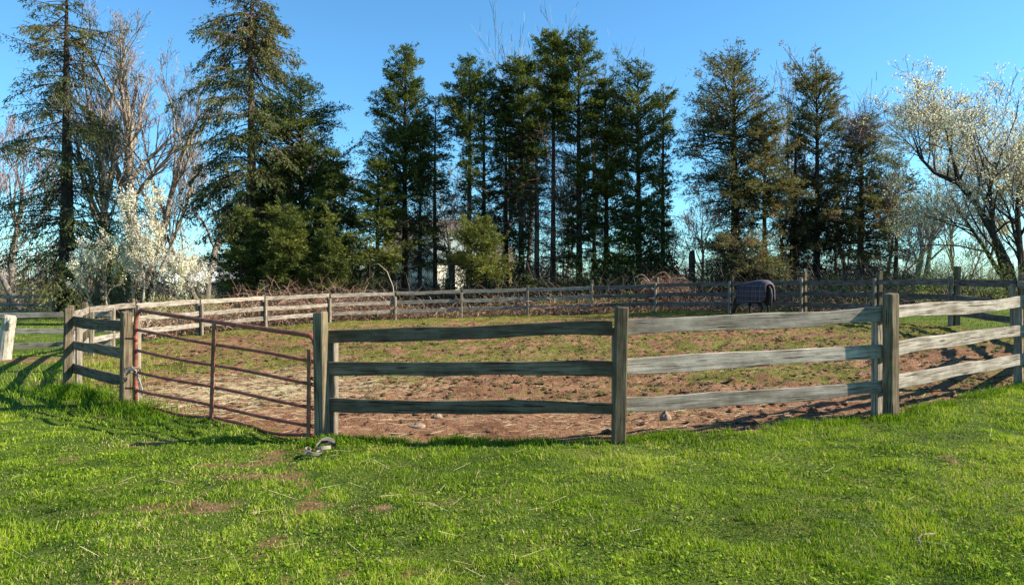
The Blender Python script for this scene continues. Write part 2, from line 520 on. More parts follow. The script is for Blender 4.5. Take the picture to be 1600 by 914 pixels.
p = N(t, 'ShaderNodeBsdfPrincipled', i_Roughness=.75)
t.links.new(col, p.inputs['Base Color'])
t.links.new(p.outputs[0], out.inputs[0])
M['blanket'] = m

# ------------------------------------------------------------------ ground
def axis_pts(lo, hi, step, grow, flo, fhi):
    a = list(np.arange(lo, hi + 1e-6, step))
    s = step; x = hi; r_ = []
    while x < fhi:
        s *= grow; x += s; r_.append(x)
    s = step; x = lo; l_ = []
    while x > flo:
        s *= grow; x -= s; l_.append(x)
    return np.array(l_[::-1] + a + r_)
xs = axis_pts(-9, 9, .11, 1.07, -3000, 3000)
ys_ = [2.6]
while ys_[-1] < 34: ys_.append(ys_[-1] + max(.045, .0125 * ys_[-1]))
s = .35
while ys_[-1] < 5000: s *= 1.12; ys_.append(ys_[-1] + s)
s = .06; low = []; y = 2.6
while y > -300: s *= 1.2; y -= s; low.append(y)
ys = np.array(low[::-1] + ys_)
GX, GY = np.meshgrid(xs, ys)
GXf, GYf = GX.ravel(), GY.ravel()
near = (np.abs(GXf) < 40) & (GYf < 60) & (GYf > -10)
H = base_h(GXf, GYf); soil = np.zeros(len(H)); straw = np.zeros(len(H))
H[near] = ground_h(GXf[near], GYf[near])
soil[near] = soil_mix(GXf[near], GYf[near])
def straw_f(x, y):
    g = np.exp(-(((x + 4.3) / 1.9) ** 2 + ((y - 11.0) / 1.3) ** 2)) * 1.0
    g2 = np.exp(-(((x - 1.4) / 1.6) ** 2 + ((y - 7.9) / .45) ** 2)) * .35
    return np.clip(g + g2, 0, 1) * (.4 + .8 * fbm(x * 1.6, y * 1.6, 77)) 
straw[near] = straw_f(GXf[near], GYf[near])
nx, ny = len(xs), len(ys)
idx = np.arange(nx * ny).reshape(ny, nx)
Q = np.stack([idx[:-1, :-1], idx[:-1, 1:], idx[1:, 1:], idx[1:, :-1]], -1).reshape(-1, 4)
cxm = GXf[Q].mean(1); cym = GYf[Q].mean(1)
qin = np.zeros(len(Q), bool)
nr = (np.abs(cxm) < 16) & (cym > 4) & (cym < 34)
qin[nr] = ring_sd(cxm[nr], cym[nr]) > -.02
def sub_ground(name, mask, m_):
    q = Q[mask]; u, inv = np.unique(q, return_inverse=True)
    v = np.stack([GXf[u], GYf[u], H[u]], 1)
    o = mk(name, v, inv.ravel(), np.full(len(q), 4), m_, smooth=True, extra={'soil': soil[u], 'straw': straw[u]})
    tag(o, kind='structure')
    return o
sub_ground('lawn', ~qin, M['lawn'])
sub_ground('paddock_ground', qin, M['paddock'])

# ------------------------------------------------------------------ fences
def plank_mesh(L, hw, th, seed, waves=.008, segs=22):
    """board along local X from 0..L, height 2*hw (Z), thickness th (Y), uneven sawn edges"""
    r_ = np.random.default_rng(seed)
    s_ = np.linspace(0, L, segs + 1)
    k = r_.uniform(0, 100)
    top = hw + (fbm(s_ * 1.1 + k, s_ * 0 + k, 5, 3) - .5) * waves * 5
    bot = -hw + (fbm(s_ * 1.3 - k, s_ * 0 + 2 * k, 6, 3) - .5) * waves * 4
    bow = np.sin(s_ / L * math.pi) * r_.uniform(-.026, .010) + np.sin(s_ / L * 6.283) * r_.uniform(-.008, .008)
    b = .006
    sec = []
    for i, x in enumerate(s_):
        t_, o_ = top[i] + bow[i], bot[i] + bow[i]
        sec.append([(x, -th / 2, o_ + b), (x, -th / 2, t_ - b), (x, -th / 2 + b, t_), (x, th / 2 - b, t_),
                    (x, th / 2, t_ - b), (x, th / 2, o_ + b), (x, th / 2 - b, o_), (x, -th / 2 + b, o_)])
    v = np.array(sec).reshape(-1, 3)
    n = 8; l = []; c = []
    for i in range(segs):
        for k2 in range(n):
            k3 = (k2 + 1) % n
            l += [i * n + k2, (i + 1) * n + k2, (i + 1) * n + k3, i * n + k3]; c.append(4)
    l += list(range(n)); c.append(n)
    l += [segs * n + k2 for k2 in range(n)][::-1]; c.append(n)
    return v, l, c

def rail(parent, a, b, z_, w_, th, m_, seed, name='rail', waves=.008, za=0., zb=0.):
    """board from a=(x,y) to b; z_ = height over the ground at both ends"""
    pa = Vector((a[0], a[1], float(base_h(a[0], a[1])) + z_ + za))
    pb = Vector((b[0], b[1], float(base_h(b[0], b[1])) + z_ + zb))
    d = pb - pa
    v, l, c = plank_mesh(d.length, w_ / 2, th, seed, waves)
    o = mk(name, v, l, c, m_, parent)
    yaw = math.atan2(d.y, d.x); pitch = math.atan2(d.z, math.hypot(d.x, d.y))
    o.location = pa - parent.location
    o.rotation_euler = (0, -pitch, yaw)
    return o

def post_mesh(w_, dpt, h, seed, sink=.4, notch=True):
    r_ = np.random.default_rng(seed)
    b = .012
    zs = np.concatenate([[-sink], np.linspace(0, h - .012, 6), [h]])
    sec = []
    for i, z in enumerate(zs):
        k = 1 + r_.uniform(-.03, .03) + (.04 if z <= 0 else 0)
        ww, dd = w_ / 2 * k, dpt / 2 * k
        if i == len(zs) - 1: ww -= .009; dd -= .009
        sec.append([(-ww + b, -dd, z), (ww - b, -dd, z), (ww, -dd + b, z), (ww, dd - b, z), (ww - b, dd, z), (-ww + b, dd, z), (-ww, dd - b, z), (-ww, -dd + b, z)])
    tl = r_.uniform(-.012, .012)
    for p_ in range(8):
        x, y, z = sec[-1][p_]; sec[-1][p_] = (x, y, z + x / w_ * tl * 2)
    v = np.array(sec).reshape(-1, 3); n = 8; l = []; c = []
    for i in range(len(zs) - 1):
        for k in range(n):
            k2 = (k + 1) % n
            l += [i * n + k, i * n + k2, (i + 1) * n + k2, (i + 1) * n + k]; c.append(4)
    l += [(len(zs) - 1) * n + k for k in range(n)]; c.append(n)
    return v, l, c

def post(parent, x, y, yaw, h, w_, dpt, m_, seed, name='post', lean=(0, 0)):
    v, l, c = post_mesh(w_, dpt, h, seed)
    o = mk(name, v, l, c, m_, parent)
    o.location = Vector((x, y, gz(x, y))) - parent.location
    o.rotation_euler = (lean[0], lean[1], yaw)
    return o

cen = RA.mean(0)
ringf = empty('paddock_fence', (float(cen[0]), float(cen[1]), 0),
              'weathered grey three-board fence curving all round the paddock, in front of and behind the horse', 'fence')
nR = len(RING)
for k in range(nR):
    x, y = RING[k]
    ax, ay = RING[k - 1]; bx, by = RING[(k + 1) % nR]
    tx, ty = bx - ax, by - ay; L_ = math.hypot(tx, ty); tx /= L_; ty /= L_
    ox, oy = ty, -tx                       # outward (ring runs counter-clockwise seen from above)
    if ox * (x - cen[0]) + oy * (y - cen[1]) < 0: ox, oy = -ox, -oy
    yaw = math.atan2(ty, tx)
    hgt = 1.39 if k < 7 else 1.36
    if k in (7,): hgt = 1.56
    if k in (8, 9, 10, 11, 12): hgt = 1.5
    if k in (15, 16, 17, 18): hgt = 1.28
    if k in (0,): hgt = 1.36
    rs = np.random.default_rng(100 + k)
    oo = .080; ii = .085
    if k == 1: yaw += .15
    post(ringf, x + ox * oo, y + oy * oo, yaw, hgt, .122, .128, M['post'], 200 + k, lean=(rs.normal(0, .008), rs.normal(0, .01)))
    if k != 0 or True:
        post(ringf, x - ox * ii + tx * rs.uniform(-.02, .02), y - oy * ii, yaw, hgt - .16 - rs.uniform(0, .1), .095, .09, M['post_in'], 300 + k)
    if k == 0: continue
    a = RING[k]; b = RING[(k + 1) % nR]
    dx, dy = b[0] - a[0], b[1] - a[1]; D = math.hypot(dx, dy); dx /= D; dy /= D
    e = .045
    A = (a[0] - dx * e * (0 if k == 1 else -1), a[1] - dy * e * (0 if k == 1 else -1))
    B = (b[0] - dx * e, b[1] - dy * e)
    if k == 1: A = (a[0] - dx * .03, a[1] - dy * .03)
    for j, zz in enumerate((1.18, .77, .38)):
        wid = (.138, .142, .132)[j] if k == 1 else .158
        dz = rs.uniform(-.012, .012)
        za, zb = dz, rs.uniform(-.012, .012)
        if k == 1:
            za += (-.03, .015, .02)[j]; zb += (.0, 0, -.01)[j]
        mm = M['rail_saw'] if (k == 2 and j < 2) else (M['rail_shade'] if k in (1, 22) else (M['rail_shade_far'] if 6 <= k <= 11 else M['rail']))
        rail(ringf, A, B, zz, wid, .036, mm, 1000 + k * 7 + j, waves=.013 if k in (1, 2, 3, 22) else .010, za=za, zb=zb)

# side fence running left from the paddock
def run_fence(name, label, pts, heights, h, m_r, m_p, seed, wr=.14, thick=.035, pw=.11, group=None):
    root = empty(name, (pts[0][0], pts[0][1], 0), label, 'fence', group)
    for k, (x, y) in enumerate(pts):
        q = pts[min(k + 1, len(pts) - 1)] if k < len(pts) - 1 else pts[k]
        p_ = pts[k] if k < len(pts) - 1 else pts[k - 1]
        yaw = math.atan2(q[1] - p_[1], q[0] - p_[0])
        post(root, x, y + .075, yaw, h, pw, pw, m_p, seed + k, lean=(0, random.uniform(-.02, .02)))
        if k < len(pts) - 1:
            nxt = pts[k + 1]
            for j, zz in enumerate(heights):
                rail(root, (x, y), nxt, zz, wr, thick, m_r, seed + 50 + k * 5 + j, za=random.uniform(-.02, .02), zb=random.uniform(-.02, .02))
    return root
run_fence('side_fence', 'low tan board fence running left from the paddock behind the leaning log post',
          [(-11.1, 18.6), (-14.0, 18.1), (-17.0, 17.6), (-20.0, 17.1)], (1.02, .60, .22), 1.16, M['rail'], M['post_in'], 4000)
run_fence('pasture_fence', 'far grey board fence on the left, passing in front of the tall spruce trunk',
          [(-38.5, 38.2), (-35.2, 37.8), (-32.0, 37.6), (-28.8, 37.4), (-25.3, 37.0), (-25.6, 41.0), (-25.9, 45.0)], (1.10, .66, .25), 1.24, M['rail'], M['post_in'], 5000, pw=.13)
run_fence('back_field_fence', 'dark distant fence in the field behind the far left board fence',
          [(-46, 60), (-42.5, 59.5), (-39, 59), (-36, 59)], (1.1, .6), 1.3, M['rail'], M['post_in'], 5500, pw=.14)
# far fence beyond the paddock on the right

# leaning barkless log post, left edge
r_ = np.random.default_rng(5)
lp = P0 = (wx(6, 16.4), 16.4)
zg = gz(*lp)
g = Geo()
hts = np.array([-.3, 0, .2, .45, .7, .9, 1.02, 1.07])
pts = [(lp[0] + .13 * h_, lp[1], zg + h_) for h_ in hts]
g.add(*polytube(pts, [.165, .165, .155, .15, .145, .145, .14, .11], 14, .045, seed=3))
o = g.build('log_post', M['log'], smooth=False)
tag(o, 'thick pale barkless log post leaning at the left edge of the picture', 'post')
g = Geo()
g.add(*polytube([(lp[0] + .20, lp[1] - .10, zg + .74), (lp[0] + .25, lp[1] - .12, zg + .90), (lp[0] + .27, lp[1] - .12, zg + .99)], [.035, .05, .02], 7, .08))
o2 = g.build('branch_stub', M['log'], o)

# ------------------------------------------------------------------ gate
gl = (wx(212, 9.55), 9.55); gr = (wx(492, 7.38), 7.38)
gate = empty('tube_gate', (gl[0], gl[1], gz(*gl)), 'rusty red six-bar tube gate between the two gate posts', 'gate')
OFF = np.array(gate.location)
def G3(s, z):                # point on the gate: s 0..1 from left end to right end, z absolute
    return np.array([gl[0] + (gr[0] - gl[0]) * s, gl[1] + (gr[1] - gl[1]) * s, z])
zL = [wz(y_, gl[1]) for y_ in (484, 516, 548, 581, 609, 632)]
zR = [wz(y_, gr[1]) for y_ in (525, 565, 600, 637, 667, 697)]
def gbuild(v, name, m_, smooth=True, parent=None):
    gg = Geo(); gg.add(*v); o = gg.build(name, m_, parent or gate, smooth=smooth, off=OFF); return o
# frame tube: left upright, rounded corner, top bar, rounded corner, short right return
R = .11; fr = []
for z in np.linspace(zL[5] - .02, zL[0] - R * 1.6, 6): fr.append(G3(0, z))
Lg = math.hypot(gr[0] - gl[0], gr[1] - gl[1])
for a in np.linspace(0, math.pi / 2, 6)[1:]:
    fr.append(G3(R * (1 - math.cos(a)) * 1.6 / Lg, zL[0] - R * 1.6 + R * 1.6 * math.sin(a)))
for s_ in np.linspace(.08, .95, 8): fr.append(G3(s_, zL[0] + (zR[0] - zL[0]) * s_ - .006 * math.sin(s_ * math.pi)))
for a in np.linspace(0, math.pi / 2, 5):
    fr.append(G3(1 - .1 / Lg + .1 * math.sin(a) / Lg, zR[0] - .1 + .1 * math.cos(a)))
gbuild(polytube(fr, [.028] * len(fr), 10), 'frame_tube', M['gate'])
for j in range(1, 6):
    pts = []
    for s_ in np.linspace(0.0, 1, 15):
        z = zL[j] + (zR[j] - zL[j]) * s_
        z += .008 * math.sin(s_ * 9 + j)
        q = G3(s_, z)
        if j == 5:
            z = max(z, gz(q[0], q[1]) + .045 + .055 * math.exp(-((s_ - .80) / .13) ** 2))
            z -= .055 * math.exp(-((s_ - .80) / .13) ** 2) - .012 * math.sin(s_ * 14)
            q = G3(s_, z); q[1] -= .05 * math.exp(-((s_ - .78) / .12) ** 2)
        pts.append(q)
    gbuild(polytube(pts, [.0215] * len(pts), 8), 'bar', M['gate'])
def brace(s_, zt, zb, wdt=.05, tn=.0, lean=0.):
    n_ = np.array([-(gr[1] - gl[1]), gr[0] - gl[0], 0]) / Lg
    tdir = np.array([gr[0] - gl[0], gr[1] - gl[1], 0]) / Lg
    v = []
    for z, l_ in ((zb, lean), (zt, 0)):
        c_ = G3(s_, z) - n_ * .030 + tdir * l_
        for a_, b_ in ((-wdt / 2, -.005), (wdt / 2, -.005), (wdt / 2, .005), (-wdt / 2, .005)):
            v.append(c_ + tdir * a_ + n_ * b_)
    l = [0, 1, 2, 3, 4, 7, 6, 5, 0, 4, 5, 1, 1, 5, 6, 2, 2, 6, 7, 3, 3, 7, 4, 0]
    return v, l, [4] * 6
def zat(j, s_): return zL[j] + (zR[j] - zL[j]) * s_
gbuild(brace(.515, zat(0, .5) - .01, zat(5, .5) - .01, .075, lean=-.07), 'middle_brace', M['gate'], False)
gbuild(brace(.51, zat(1, .51), zat(3, .51) - .1, .045, lean=-.05), 'middle_brace', M['gate'], False)
gbuild(brace(.985, zR[0] - .15, zR[5] - .02, .06, lean=-.015), 'end_brace', M['gate'], False)
gbuild(brace(1.01, zR[1], zR[4] - .02, .028, lean=.01), 'end_brace', M['chain_dark'], False)

def chain(pts, r_link, m_, name, parent, off):
    """links as small alternating flattened rings along a polyline"""
    pts = np.asarray(pts, float)
    seg = np.linalg.norm(np.diff(pts, axis=0), axis=1); cum = np.concatenate([[0], np.cumsum(seg)])
    gg = Geo(); n = int(cum[-1] / (r_link * 2.6)); 
    for i in range(n):
        s_ = (i + .5) / n * cum[-1]
        k = min(np.searchsorted(cum, s_) - 1, len(seg) - 1); k = max(k, 0)
        f_ = (s_ - cum[k]) / seg[k]; c_ = pts[k] * (1 - f_) + pts[k + 1] * f_
        d_ = (pts[k + 1] - pts[k]) / seg[k]
        u = np.cross(d_, [0.3, 1, .2]); u /= np.linalg.norm(u); v_ = np.cross(d_, u)
        ax_ = u if i % 2 else v_
        th = np.linspace(0, 2 * math.pi, 9)
        pl = [c_ + d_ * math.cos(a) * r_link * 1.9 + ax_ * math.sin(a) * r_link for a in th]
        gg.add(*polytube(pl, [r_link * .32] * 9, 5, cap=False))
    return gg.build(name, m_, parent, smooth=True, off=off)
cz = zL[3]
c0 = G3(0, cz)
hook = []
for a in np.linspace(0, 2 * math.pi, 13):
    hook.append(c0 + np.array([-.03 + .095 * math.cos(a), -.03 - .11 * math.sin(a), .03 + .05 * math.sin(a + .5)]))
chain(hook, .014, M['chain'], 'chain', gate, OFF)
chain([c0 + (.03, -.05, .0), c0 + (.07, -.05, -.12), c0 + (.10, -.05, -.3)], .014, M['chain'], 'chain', gate, OFF)
gg = Geo()
gg.add(*polytube([c0 + (-.09, -.07, -.03), c0 + (-.03, -.09, .04), c0 + (.03, -.08, .05), c0 + (.05, -.06, .01)], [.014, .02, .018, .01], 6, .1))
gg.add(*polytube([c0 + (.04, -.06, .0), c0 + (.09, -.07, -.1), c0 + (.13, -.07, -.22), c0 + (.15, -.06, -.37)], [.012, .010, .009, .006], 6, .15))
gg.build('rope', M['rope'], gate, smooth=True, off=OFF)
gg = Geo()
for zz in (zL[1] - .12, zL[4] + .02):
    q = G3(0, zz); gg.add(*polytube([q + (-.02, 0, 0), q + (-.16, .02, .0)], [.014, .014], 6))
    gg.add(*polytube([q + (0, 0, -.04), q + (0, 0, .04)], [.032, .032], 10))
gg.build('hinge', M['gate'], gate, smooth=True, off=OFF)
e0 = G3(1, zR[2] + .06)
lk = [e0 + np.array([.05 * math.cos(a) + .02, -.03 - .06 * math.sin(a), .03 * math.sin(a)]) for a in np.linspace(0, 6.28, 10)]
chain(lk, .013, M['chain_dark'], 'latch_chain', gate, OFF)
chain([e0 + (.045, -.05, 0), e0 + (.055, -.05, -.2), e0 + (.05, -.05, -.44)], .012, M['chain_dark'], 'latch_chain', gate, OFF)

# webbing strap lying by the gate post
sx, sy = wx(497, 6.55), 6.55
sz = gz(sx, sy) + .045
strap = empty('webbing_strap', (sx, sy, sz), 'looped beige webbing strap with dark end lying in the grass below the gate post', 'strap')
def ribbon(path, wdt, tilt, m_, name):
    path = np.asarray(path, float); n = len(path)
    tn = np.gradient(path, axis=0); tn /= np.linalg.norm(tn, axis=1, keepdims=True)
    v = []
    for i in range(n):
        u = np.cross(tn[i], [0, 0, 1.]); u /= np.linalg.norm(u) + 1e-9
        wv_ = u * math.cos(tilt[i]) + np.array([0, 0, 1.]) * math.sin(tilt[i])
        nn = np.cross(tn[i], wv_) * .002
        for s_ in (-1, 1):
            v += [path[i] + wv_ * wdt / 2 * s_ + nn, path[i] + wv_ * wdt / 2 * s_ - nn]
    l = []; c = []
    for i in range(n - 1):
        a = i * 4; b = a + 4
        for p_, q in ((0, 2), (2, 3), (3, 1), (1, 0)):
            l += [a + p_, a + q, b + q, b + p_]; c.append(4)
    return mk(name, v, l, c, m_, strap, smooth=False)
th = np.linspace(0, 1, 40)
lx = -.10 + .16 * th + .045 * np.cos(th * 13) * (th > .0); ly = -.10 + .16 * th + .05 * np.sin(th * 13)
ribbon(np.stack([lx, ly, .03 + .03 * np.sin(th * 9)], 1), .034, 1.2 + .5 * np.sin(th * 8), M['strap'], 'webbing_loop')
th = np.linspace(0, 1, 16)
ribbon(np.stack([-.02 + .15 * th, .0 + .13 * th, .08 + .05 * np.sin(th * 3.1)], 1), .038, 1.0 + .3 * th, M['strap'], 'webbing_loop')
ribbon(np.stack([.06 + .08 * np.cos(th * 5), .10 + .06 * np.sin(th * 5), .06 + .05 * th], 1), .04, 1.2 - .4 * th, M['strap_dark'], 'dark_end')

# ------------------------------------------------------------------ stones and clods
def rock(name, px, py, wdt, dpt, hgt, label, group=None, seed=0, m_=None, yaw=0.):
    d = EYE * F / (py - HY)
    for _ in range(4):
        x = wx(px, d); d = (EYE - gz(x, d)) * F / (py - HY)
    x = wx(px, d)
    r_ = np.random.default_rng(seed)
    nu, nv = 12, 7; v = []
    for j in range(nv):
        ph = -math.pi / 2 + math.pi * j / (nv - 1)
        for i in range(nu):
            a = 2 * math.pi * i / nu
            k = 1 + .22 * (float(vnoise(np.array([math.cos(a) * 1.5 + seed * 3.7]), np.array([math.sin(a) * 1.5 + ph * 1.2]), 3)[0]) - .5) * 2
            zz = math.sin(ph)
            v.append((math.cos(ph) * math.cos(a) * wdt / 2 * k, math.cos(ph) * math.sin(a) * dpt / 2 * k, max(zz, -.6) * hgt * (1 + .3 * math.cos(a - 1)) * k * .6))
    l = []; c = []
    for j in range(nv - 1):
        for i in range(nu):
            i2 = (i + 1) % nu
            l += [j * nu + i, j * nu + i2, (j + 1) * nu + i2, (j + 1) * nu + i]; c.append(4)
    o = mk(name, v, l, c, m_ or M['stone'], smooth=True)
    o.location = (x, d, gz(x, d) - hgt * .02); o.rotation_euler = (0, 0, yaw)
    return tag(o, label, 'rock', 'stones in the paddock')
rock('stone', 650, 664, .24, .12, .06, 'long flat tan stone on the bare soil left of the rounder stone', seed=1, yaw=-.25)
rock('stone', 683, 654, .15, .13, .075, 'rounded tan stone on the bare soil under the bottom rail', seed=2)
rock('stone', 1040, 658, .15, .14, .13, 'upright angular tan stone behind the bottom board right of the centre post', seed=3)
rock('stone', 1270, 645, .13, .10, .09, 'dark reddish stone in the soil left of the right foreground post', seed=4, m_=M['soil_clod'])
rock('stone', 1490, 621, .09, .08, .10, 'small dark clod-like stone in the shadow stripes right of the right foreground post', seed=5, m_=M['soil_clod'])
rock('stone', 306, 553, .14, .10, .06, 'small pale stone in the paddock seen through the upper left of the gate', seed=6)
rock('stone', 445, 577, .12, .08, .05, 'small pale stone in the paddock seen through the right half of the gate', seed=7)

def in_view(x, y, pad=60):
    px = CX + F * x / y
    return (px > -pad) & (px < 1600 + pad)

# clods: hoof-turned lumps of soil
n = 16000
yy = 6.9 + (rng.random(n) ** 1.5) * 18; xx = rng.uniform(-.85, .85, n) * yy
k = ring_sd(xx, yy) > .05; xx, yy = xx[k], yy[k]
k = (soil_mix(xx, yy) > .35) & ((rng.random(len(xx)) < .25) | (yy > 8.6) | (xx > 1.0)) & (fbm(xx * 1.5, yy * 1.5, 91) + rng.normal(0, .1, len(xx)) > .48)
xx, yy = xx[k], yy[k]; zz = ground_h(xx, yy); n = len(xx)
oct_v = np.array([(1, 0, 0), (.5, .87, .1), (-.5, .8, -.1), (-1, 0, 0), (-.5, -.87, .1), (.5, -.8, 0), (.1, .1, .9), (0, 0, -.7)])
oct_f = []
for i in range(6): oct_f += [i, (i + 1) % 6, 6, (i + 1) % 6, i, 7]
sc = np.exp(rng.normal(-3.85, .5, n)); sc = np.clip(sc, .008, .065)
V = oct_v[None] * rng.uniform(.6, 1.3, (n, 8, 1)) * sc[:, None, None] * np.array([1.3, 1.1, .7])
a = rng.uniform(0, 6.28, n); ca, sa = np.cos(a)[:, None], np.sin(a)[:, None]
V = np.stack([V[..., 0] * ca - V[..., 1] * sa, V[..., 0] * sa + V[..., 1] * ca, V[..., 2]], -1) + np.stack([xx, yy, zz + sc * .2], 1)[:, None]
o = mk('soil_clods', V, (np.array(oct_f)[None] + (np.arange(n) * 8)[:, None]).ravel(), np.full(n * 12, 3), M['soil_clod'])
tag(o, 'reddish clods of hoof-turned soil scattered over the paddock', 'soil', kind='stuff')

n = 15000
yy = 9.5 + 17 * rng.random(n) ** 1.1; xx = rng.uniform(-.8, .8, n) * yy
k = (ring_sd(xx, yy) > .1) & (fbm(xx * 2.2, yy * 2.2, 191) + rng.normal(0, .06, n) > .46)
xx, yy = xx[k], yy[k]; zz = ground_h(xx, yy); n = len(xx)
sc = np.clip(np.exp(rng.normal(-3.75, .35, n)), .01, .05) * (1 + .02 * yy)
V = oct_v[None] * rng.uniform(.5, 1.3, (n, 8, 1)) * sc[:, None, None] * np.array([1.4, 1.0, .75])
V = V + np.stack([xx, yy, zz + sc * .15], 1)[:, None]
o = mk('turf_lumps', V, (np.array(oct_f)[None] + (np.arange(n) * 8)[:, None]).ravel(), np.full(n * 12, 3), M['turf_clod'])
tag(o, 'small dark lumps of poached turf across the middle of the paddock', 'soil', kind='stuff')

# ------------------------------------------------------------------ grass
def blades(name, x, y, h, wd, lean, tint, m_, label, cat, z=None):
    n = len(x); z = ground_h(x, y) if z is None else z
    a = rng.uniform(0, 2 * math.pi, n); la = rng.uniform(0, 2 * math.pi, n)
    dx, dy = np.cos(a) * wd / 2, np.sin(a) * wd / 2
    lx, ly = np.cos(la) * lean * h, np.sin(la) * lean * h
    b = np.stack([x, y, z - .005], 1)
    o_ = np.stack([dx, dy, dx * 0], 1)
    mid = b + np.stack([lx * .35, ly * .35, h * .6], 1)
    tip = b + np.stack([lx, ly, h * np.sqrt(np.clip(1 - .5 * lean ** 2, .15, 1))], 1)
    V = np.stack([b - o_, b + o_, mid - o_ * .75, mid + o_ * .75, tip], 1).reshape(-1, 3)
    base = np.arange(n)[:, None] * 5
    L = np.concatenate([base + np.array([[0, 1, 3, 2]]), base + np.array([[2, 3, 4]])], 1)
    cnt = np.tile([4, 3], n)
    o = mk(name, V, L.ravel(), cnt, m_, tint=np.repeat(tint, 5), smooth=False)
    return tag(o, label, cat, kind='stuff')

def lawn_scatter(n, ymin, ymax, pw):
    y = ymin + (ymax - ymin) * rng.random(n) ** pw
    x = rng.uniform(-1, 1, n) * (.80 * y + .4)
    return x, y
X1, Y1 = lawn_scatter(275000, 3.3, 9.6, 1.25)
sd = ring_sd(X1, Y1)
k = sd < .03; X1, Y1, sd = X1[k], Y1[k], sd[k]
sm_ = soil_mix(X1, Y1)
k = rng.random(len(X1)) > np.clip(sm_ * 1.1 - .05, 0, .80); X1, Y1, sd = X1[k], Y1[k], sd[k]
pn = fbm(X1 * 1.1, Y1 * 1.3, 33); p2 = fbm(X1 * 4.2, Y1 * 5.2, 36, 4)
clump = np.clip((p2 - .36) * 3.8, .18, 1.6)
hh = (.013 + .033 * clump * rng.uniform(.5, 1.2, len(X1))) * (1 + .35 * np.exp(-np.abs(sd) * 5) * (X1 > -1.9))
tint = np.clip(.47 + (pn - .5) * .9 + (p2 - .5) * 1.0 + .02 * np.clip(X1, -3, 4) + rng.normal(0, .19, len(X1)), .0, .86)
dry = rng.random(len(X1)) < .06 + .22 * np.clip(fbm(X1 * .8, Y1 * .8, 44) * 2.4 - 1.1, 0, 1)
tint = np.where(dry, rng.uniform(.88, 1, len(X1)), tint)
blades('lawn_grass', X1, Y1, hh, rng.uniform(.0035, .0065, len(X1)) * (1 + (Y1 - 3) * .10), np.clip(np.abs(rng.normal(.6, .35, len(X1))), 0, 1.25), tint, M['blade'],
       'thick green foreground lawn grass with dry blades mixed in', 'grass')
nth = 45000
XT, YT = lawn_scatter(nth, 3.5, 8.5, 1.1)
sdT = ring_sd(XT, YT); smT = soil_mix(XT, YT)
k = (sdT < .02) & (rng.random(nth) < np.clip(smT * 2.2, .06, .75)); XT, YT, smT = XT[k], YT[k], smT[k]
blades('dead_thatch', XT, YT, rng.uniform(.008, .030, len(XT)), rng.uniform(.003, .006, len(XT)), np.clip(np.abs(rng.normal(.9, .3, len(XT))), 0, 1.3),
       np.where(rng.random(len(XT)) < .55, rng.uniform(.86, 1, len(XT)), rng.uniform(.1, .5, len(XT))), M['blade'], 'short dead thatch and stubble round the bare spots of the lawn', 'grass')
# farther lawn outside the ring (left, right and beyond), coarser blades
n = 60000
Y2 = 9.4 + 36 * rng.random(n) ** 1.6; X2 = rng.uniform(-.82, .82, n) * Y2
sd = ring_sd(X2, Y2); k = (sd < -.02) & (np.abs(X2) > 4); X2, Y2 = X2[k], Y2[k]
k = rng.random(len(X2)) > soil_mix(X2, Y2) * 1.1; X2, Y2 = X2[k], Y2[k]
t2 = np.clip(.5 + (fbm(X2 * .7, Y2 * .7, 33) - .5) * .8 + rng.normal(0, .12, len(X2)), .05, .84)
blades('pasture_grass', X2, Y2, rng.uniform(.03, .08, len(X2)), .004 + .0009 * Y2, np.abs(rng.normal(.4, .25, len(X2))), t2, M['blade'],
       'green grass outside the paddock fence on both sides', 'grass')
# thin grass inside the paddock
n = 120000
Y3 = 7.4 + 23 * rng.random(n) ** 1.15; X3 = rng.uniform(-.8, .8, n) * Y3
sd = ring_sd(X3, Y3); k = sd > .02; X3, Y3, sd = X3[k], Y3[k], sd[k]
s3 = soil_mix(X3, Y3); k = rng.random(len(X3)) > s3 * 1.3 + .05; X3, Y3 = X3[k], Y3[k]
t3 = np.clip(.45 + (fbm(X3 * .6, Y3 * .6, 63) - .5) * .9 + rng.normal(0, .16, len(X3)), .02, 1)
blades('paddock_grass', X3, Y3, rng.uniform(.015, .045, len(X3)), .004 + .0009 * Y3, np.abs(rng.normal(.6, .3, len(X3))), t3, M['pblade'],
       'short patchy olive grass grazed down inside the paddock', 'grass')
# rough tall grass at post feet and along the left fence
def tuft(px, d, n, hgt, rad, lo=.2, hi=.6):
    x0, y0 = wx(px, d), d
    r_ = np.abs(rng.normal(0, rad, n)); a = rng.uniform(0, 6.28, n)
    return x0 + r_ * np.cos(a) * 1.4, y0 + r_ * np.sin(a), rng.uniform(.45, 1, n) * hgt, rng.uniform(lo, hi, n)
T = [tuft(115, 11.2, 900, .22, .35), tuft(150, 10.4, 800, .20, .35), tuft(190, 9.5, 700, .2, .25), tuft(225, 9.15, 600, .16, .25),
     tuft(515, 7.12, 500, .12, .12), tuft(492, 7.0, 300, .11, .12), tuft(975, 6.9, 300, .08, .12), tuft(1395, 7.35, 400, .10, .18), tuft(1600, 9.0, 400, .12, .3),
     tuft(150, 13, 700, .22, .8, .5, .99), tuft(170, 15, 500, .22, .8, .5, .99), tuft(240, 8.6, 500, .09, .3), tuft(300, 7.9, 350, .07, .3), tuft(380, 7.4, 300, .06, .3)]
tx_, ty_, th_, tt_ = [np.concatenate([q[i] for q in T]) for i in range(4)]
blades('rough_grass', tx_, ty_, th_, .010, np.abs(rng.normal(.45, .2, len(tx_))), tt_, M['blade'],
       'longer rough grass tufts round the post feet and left gate side', 'grass')
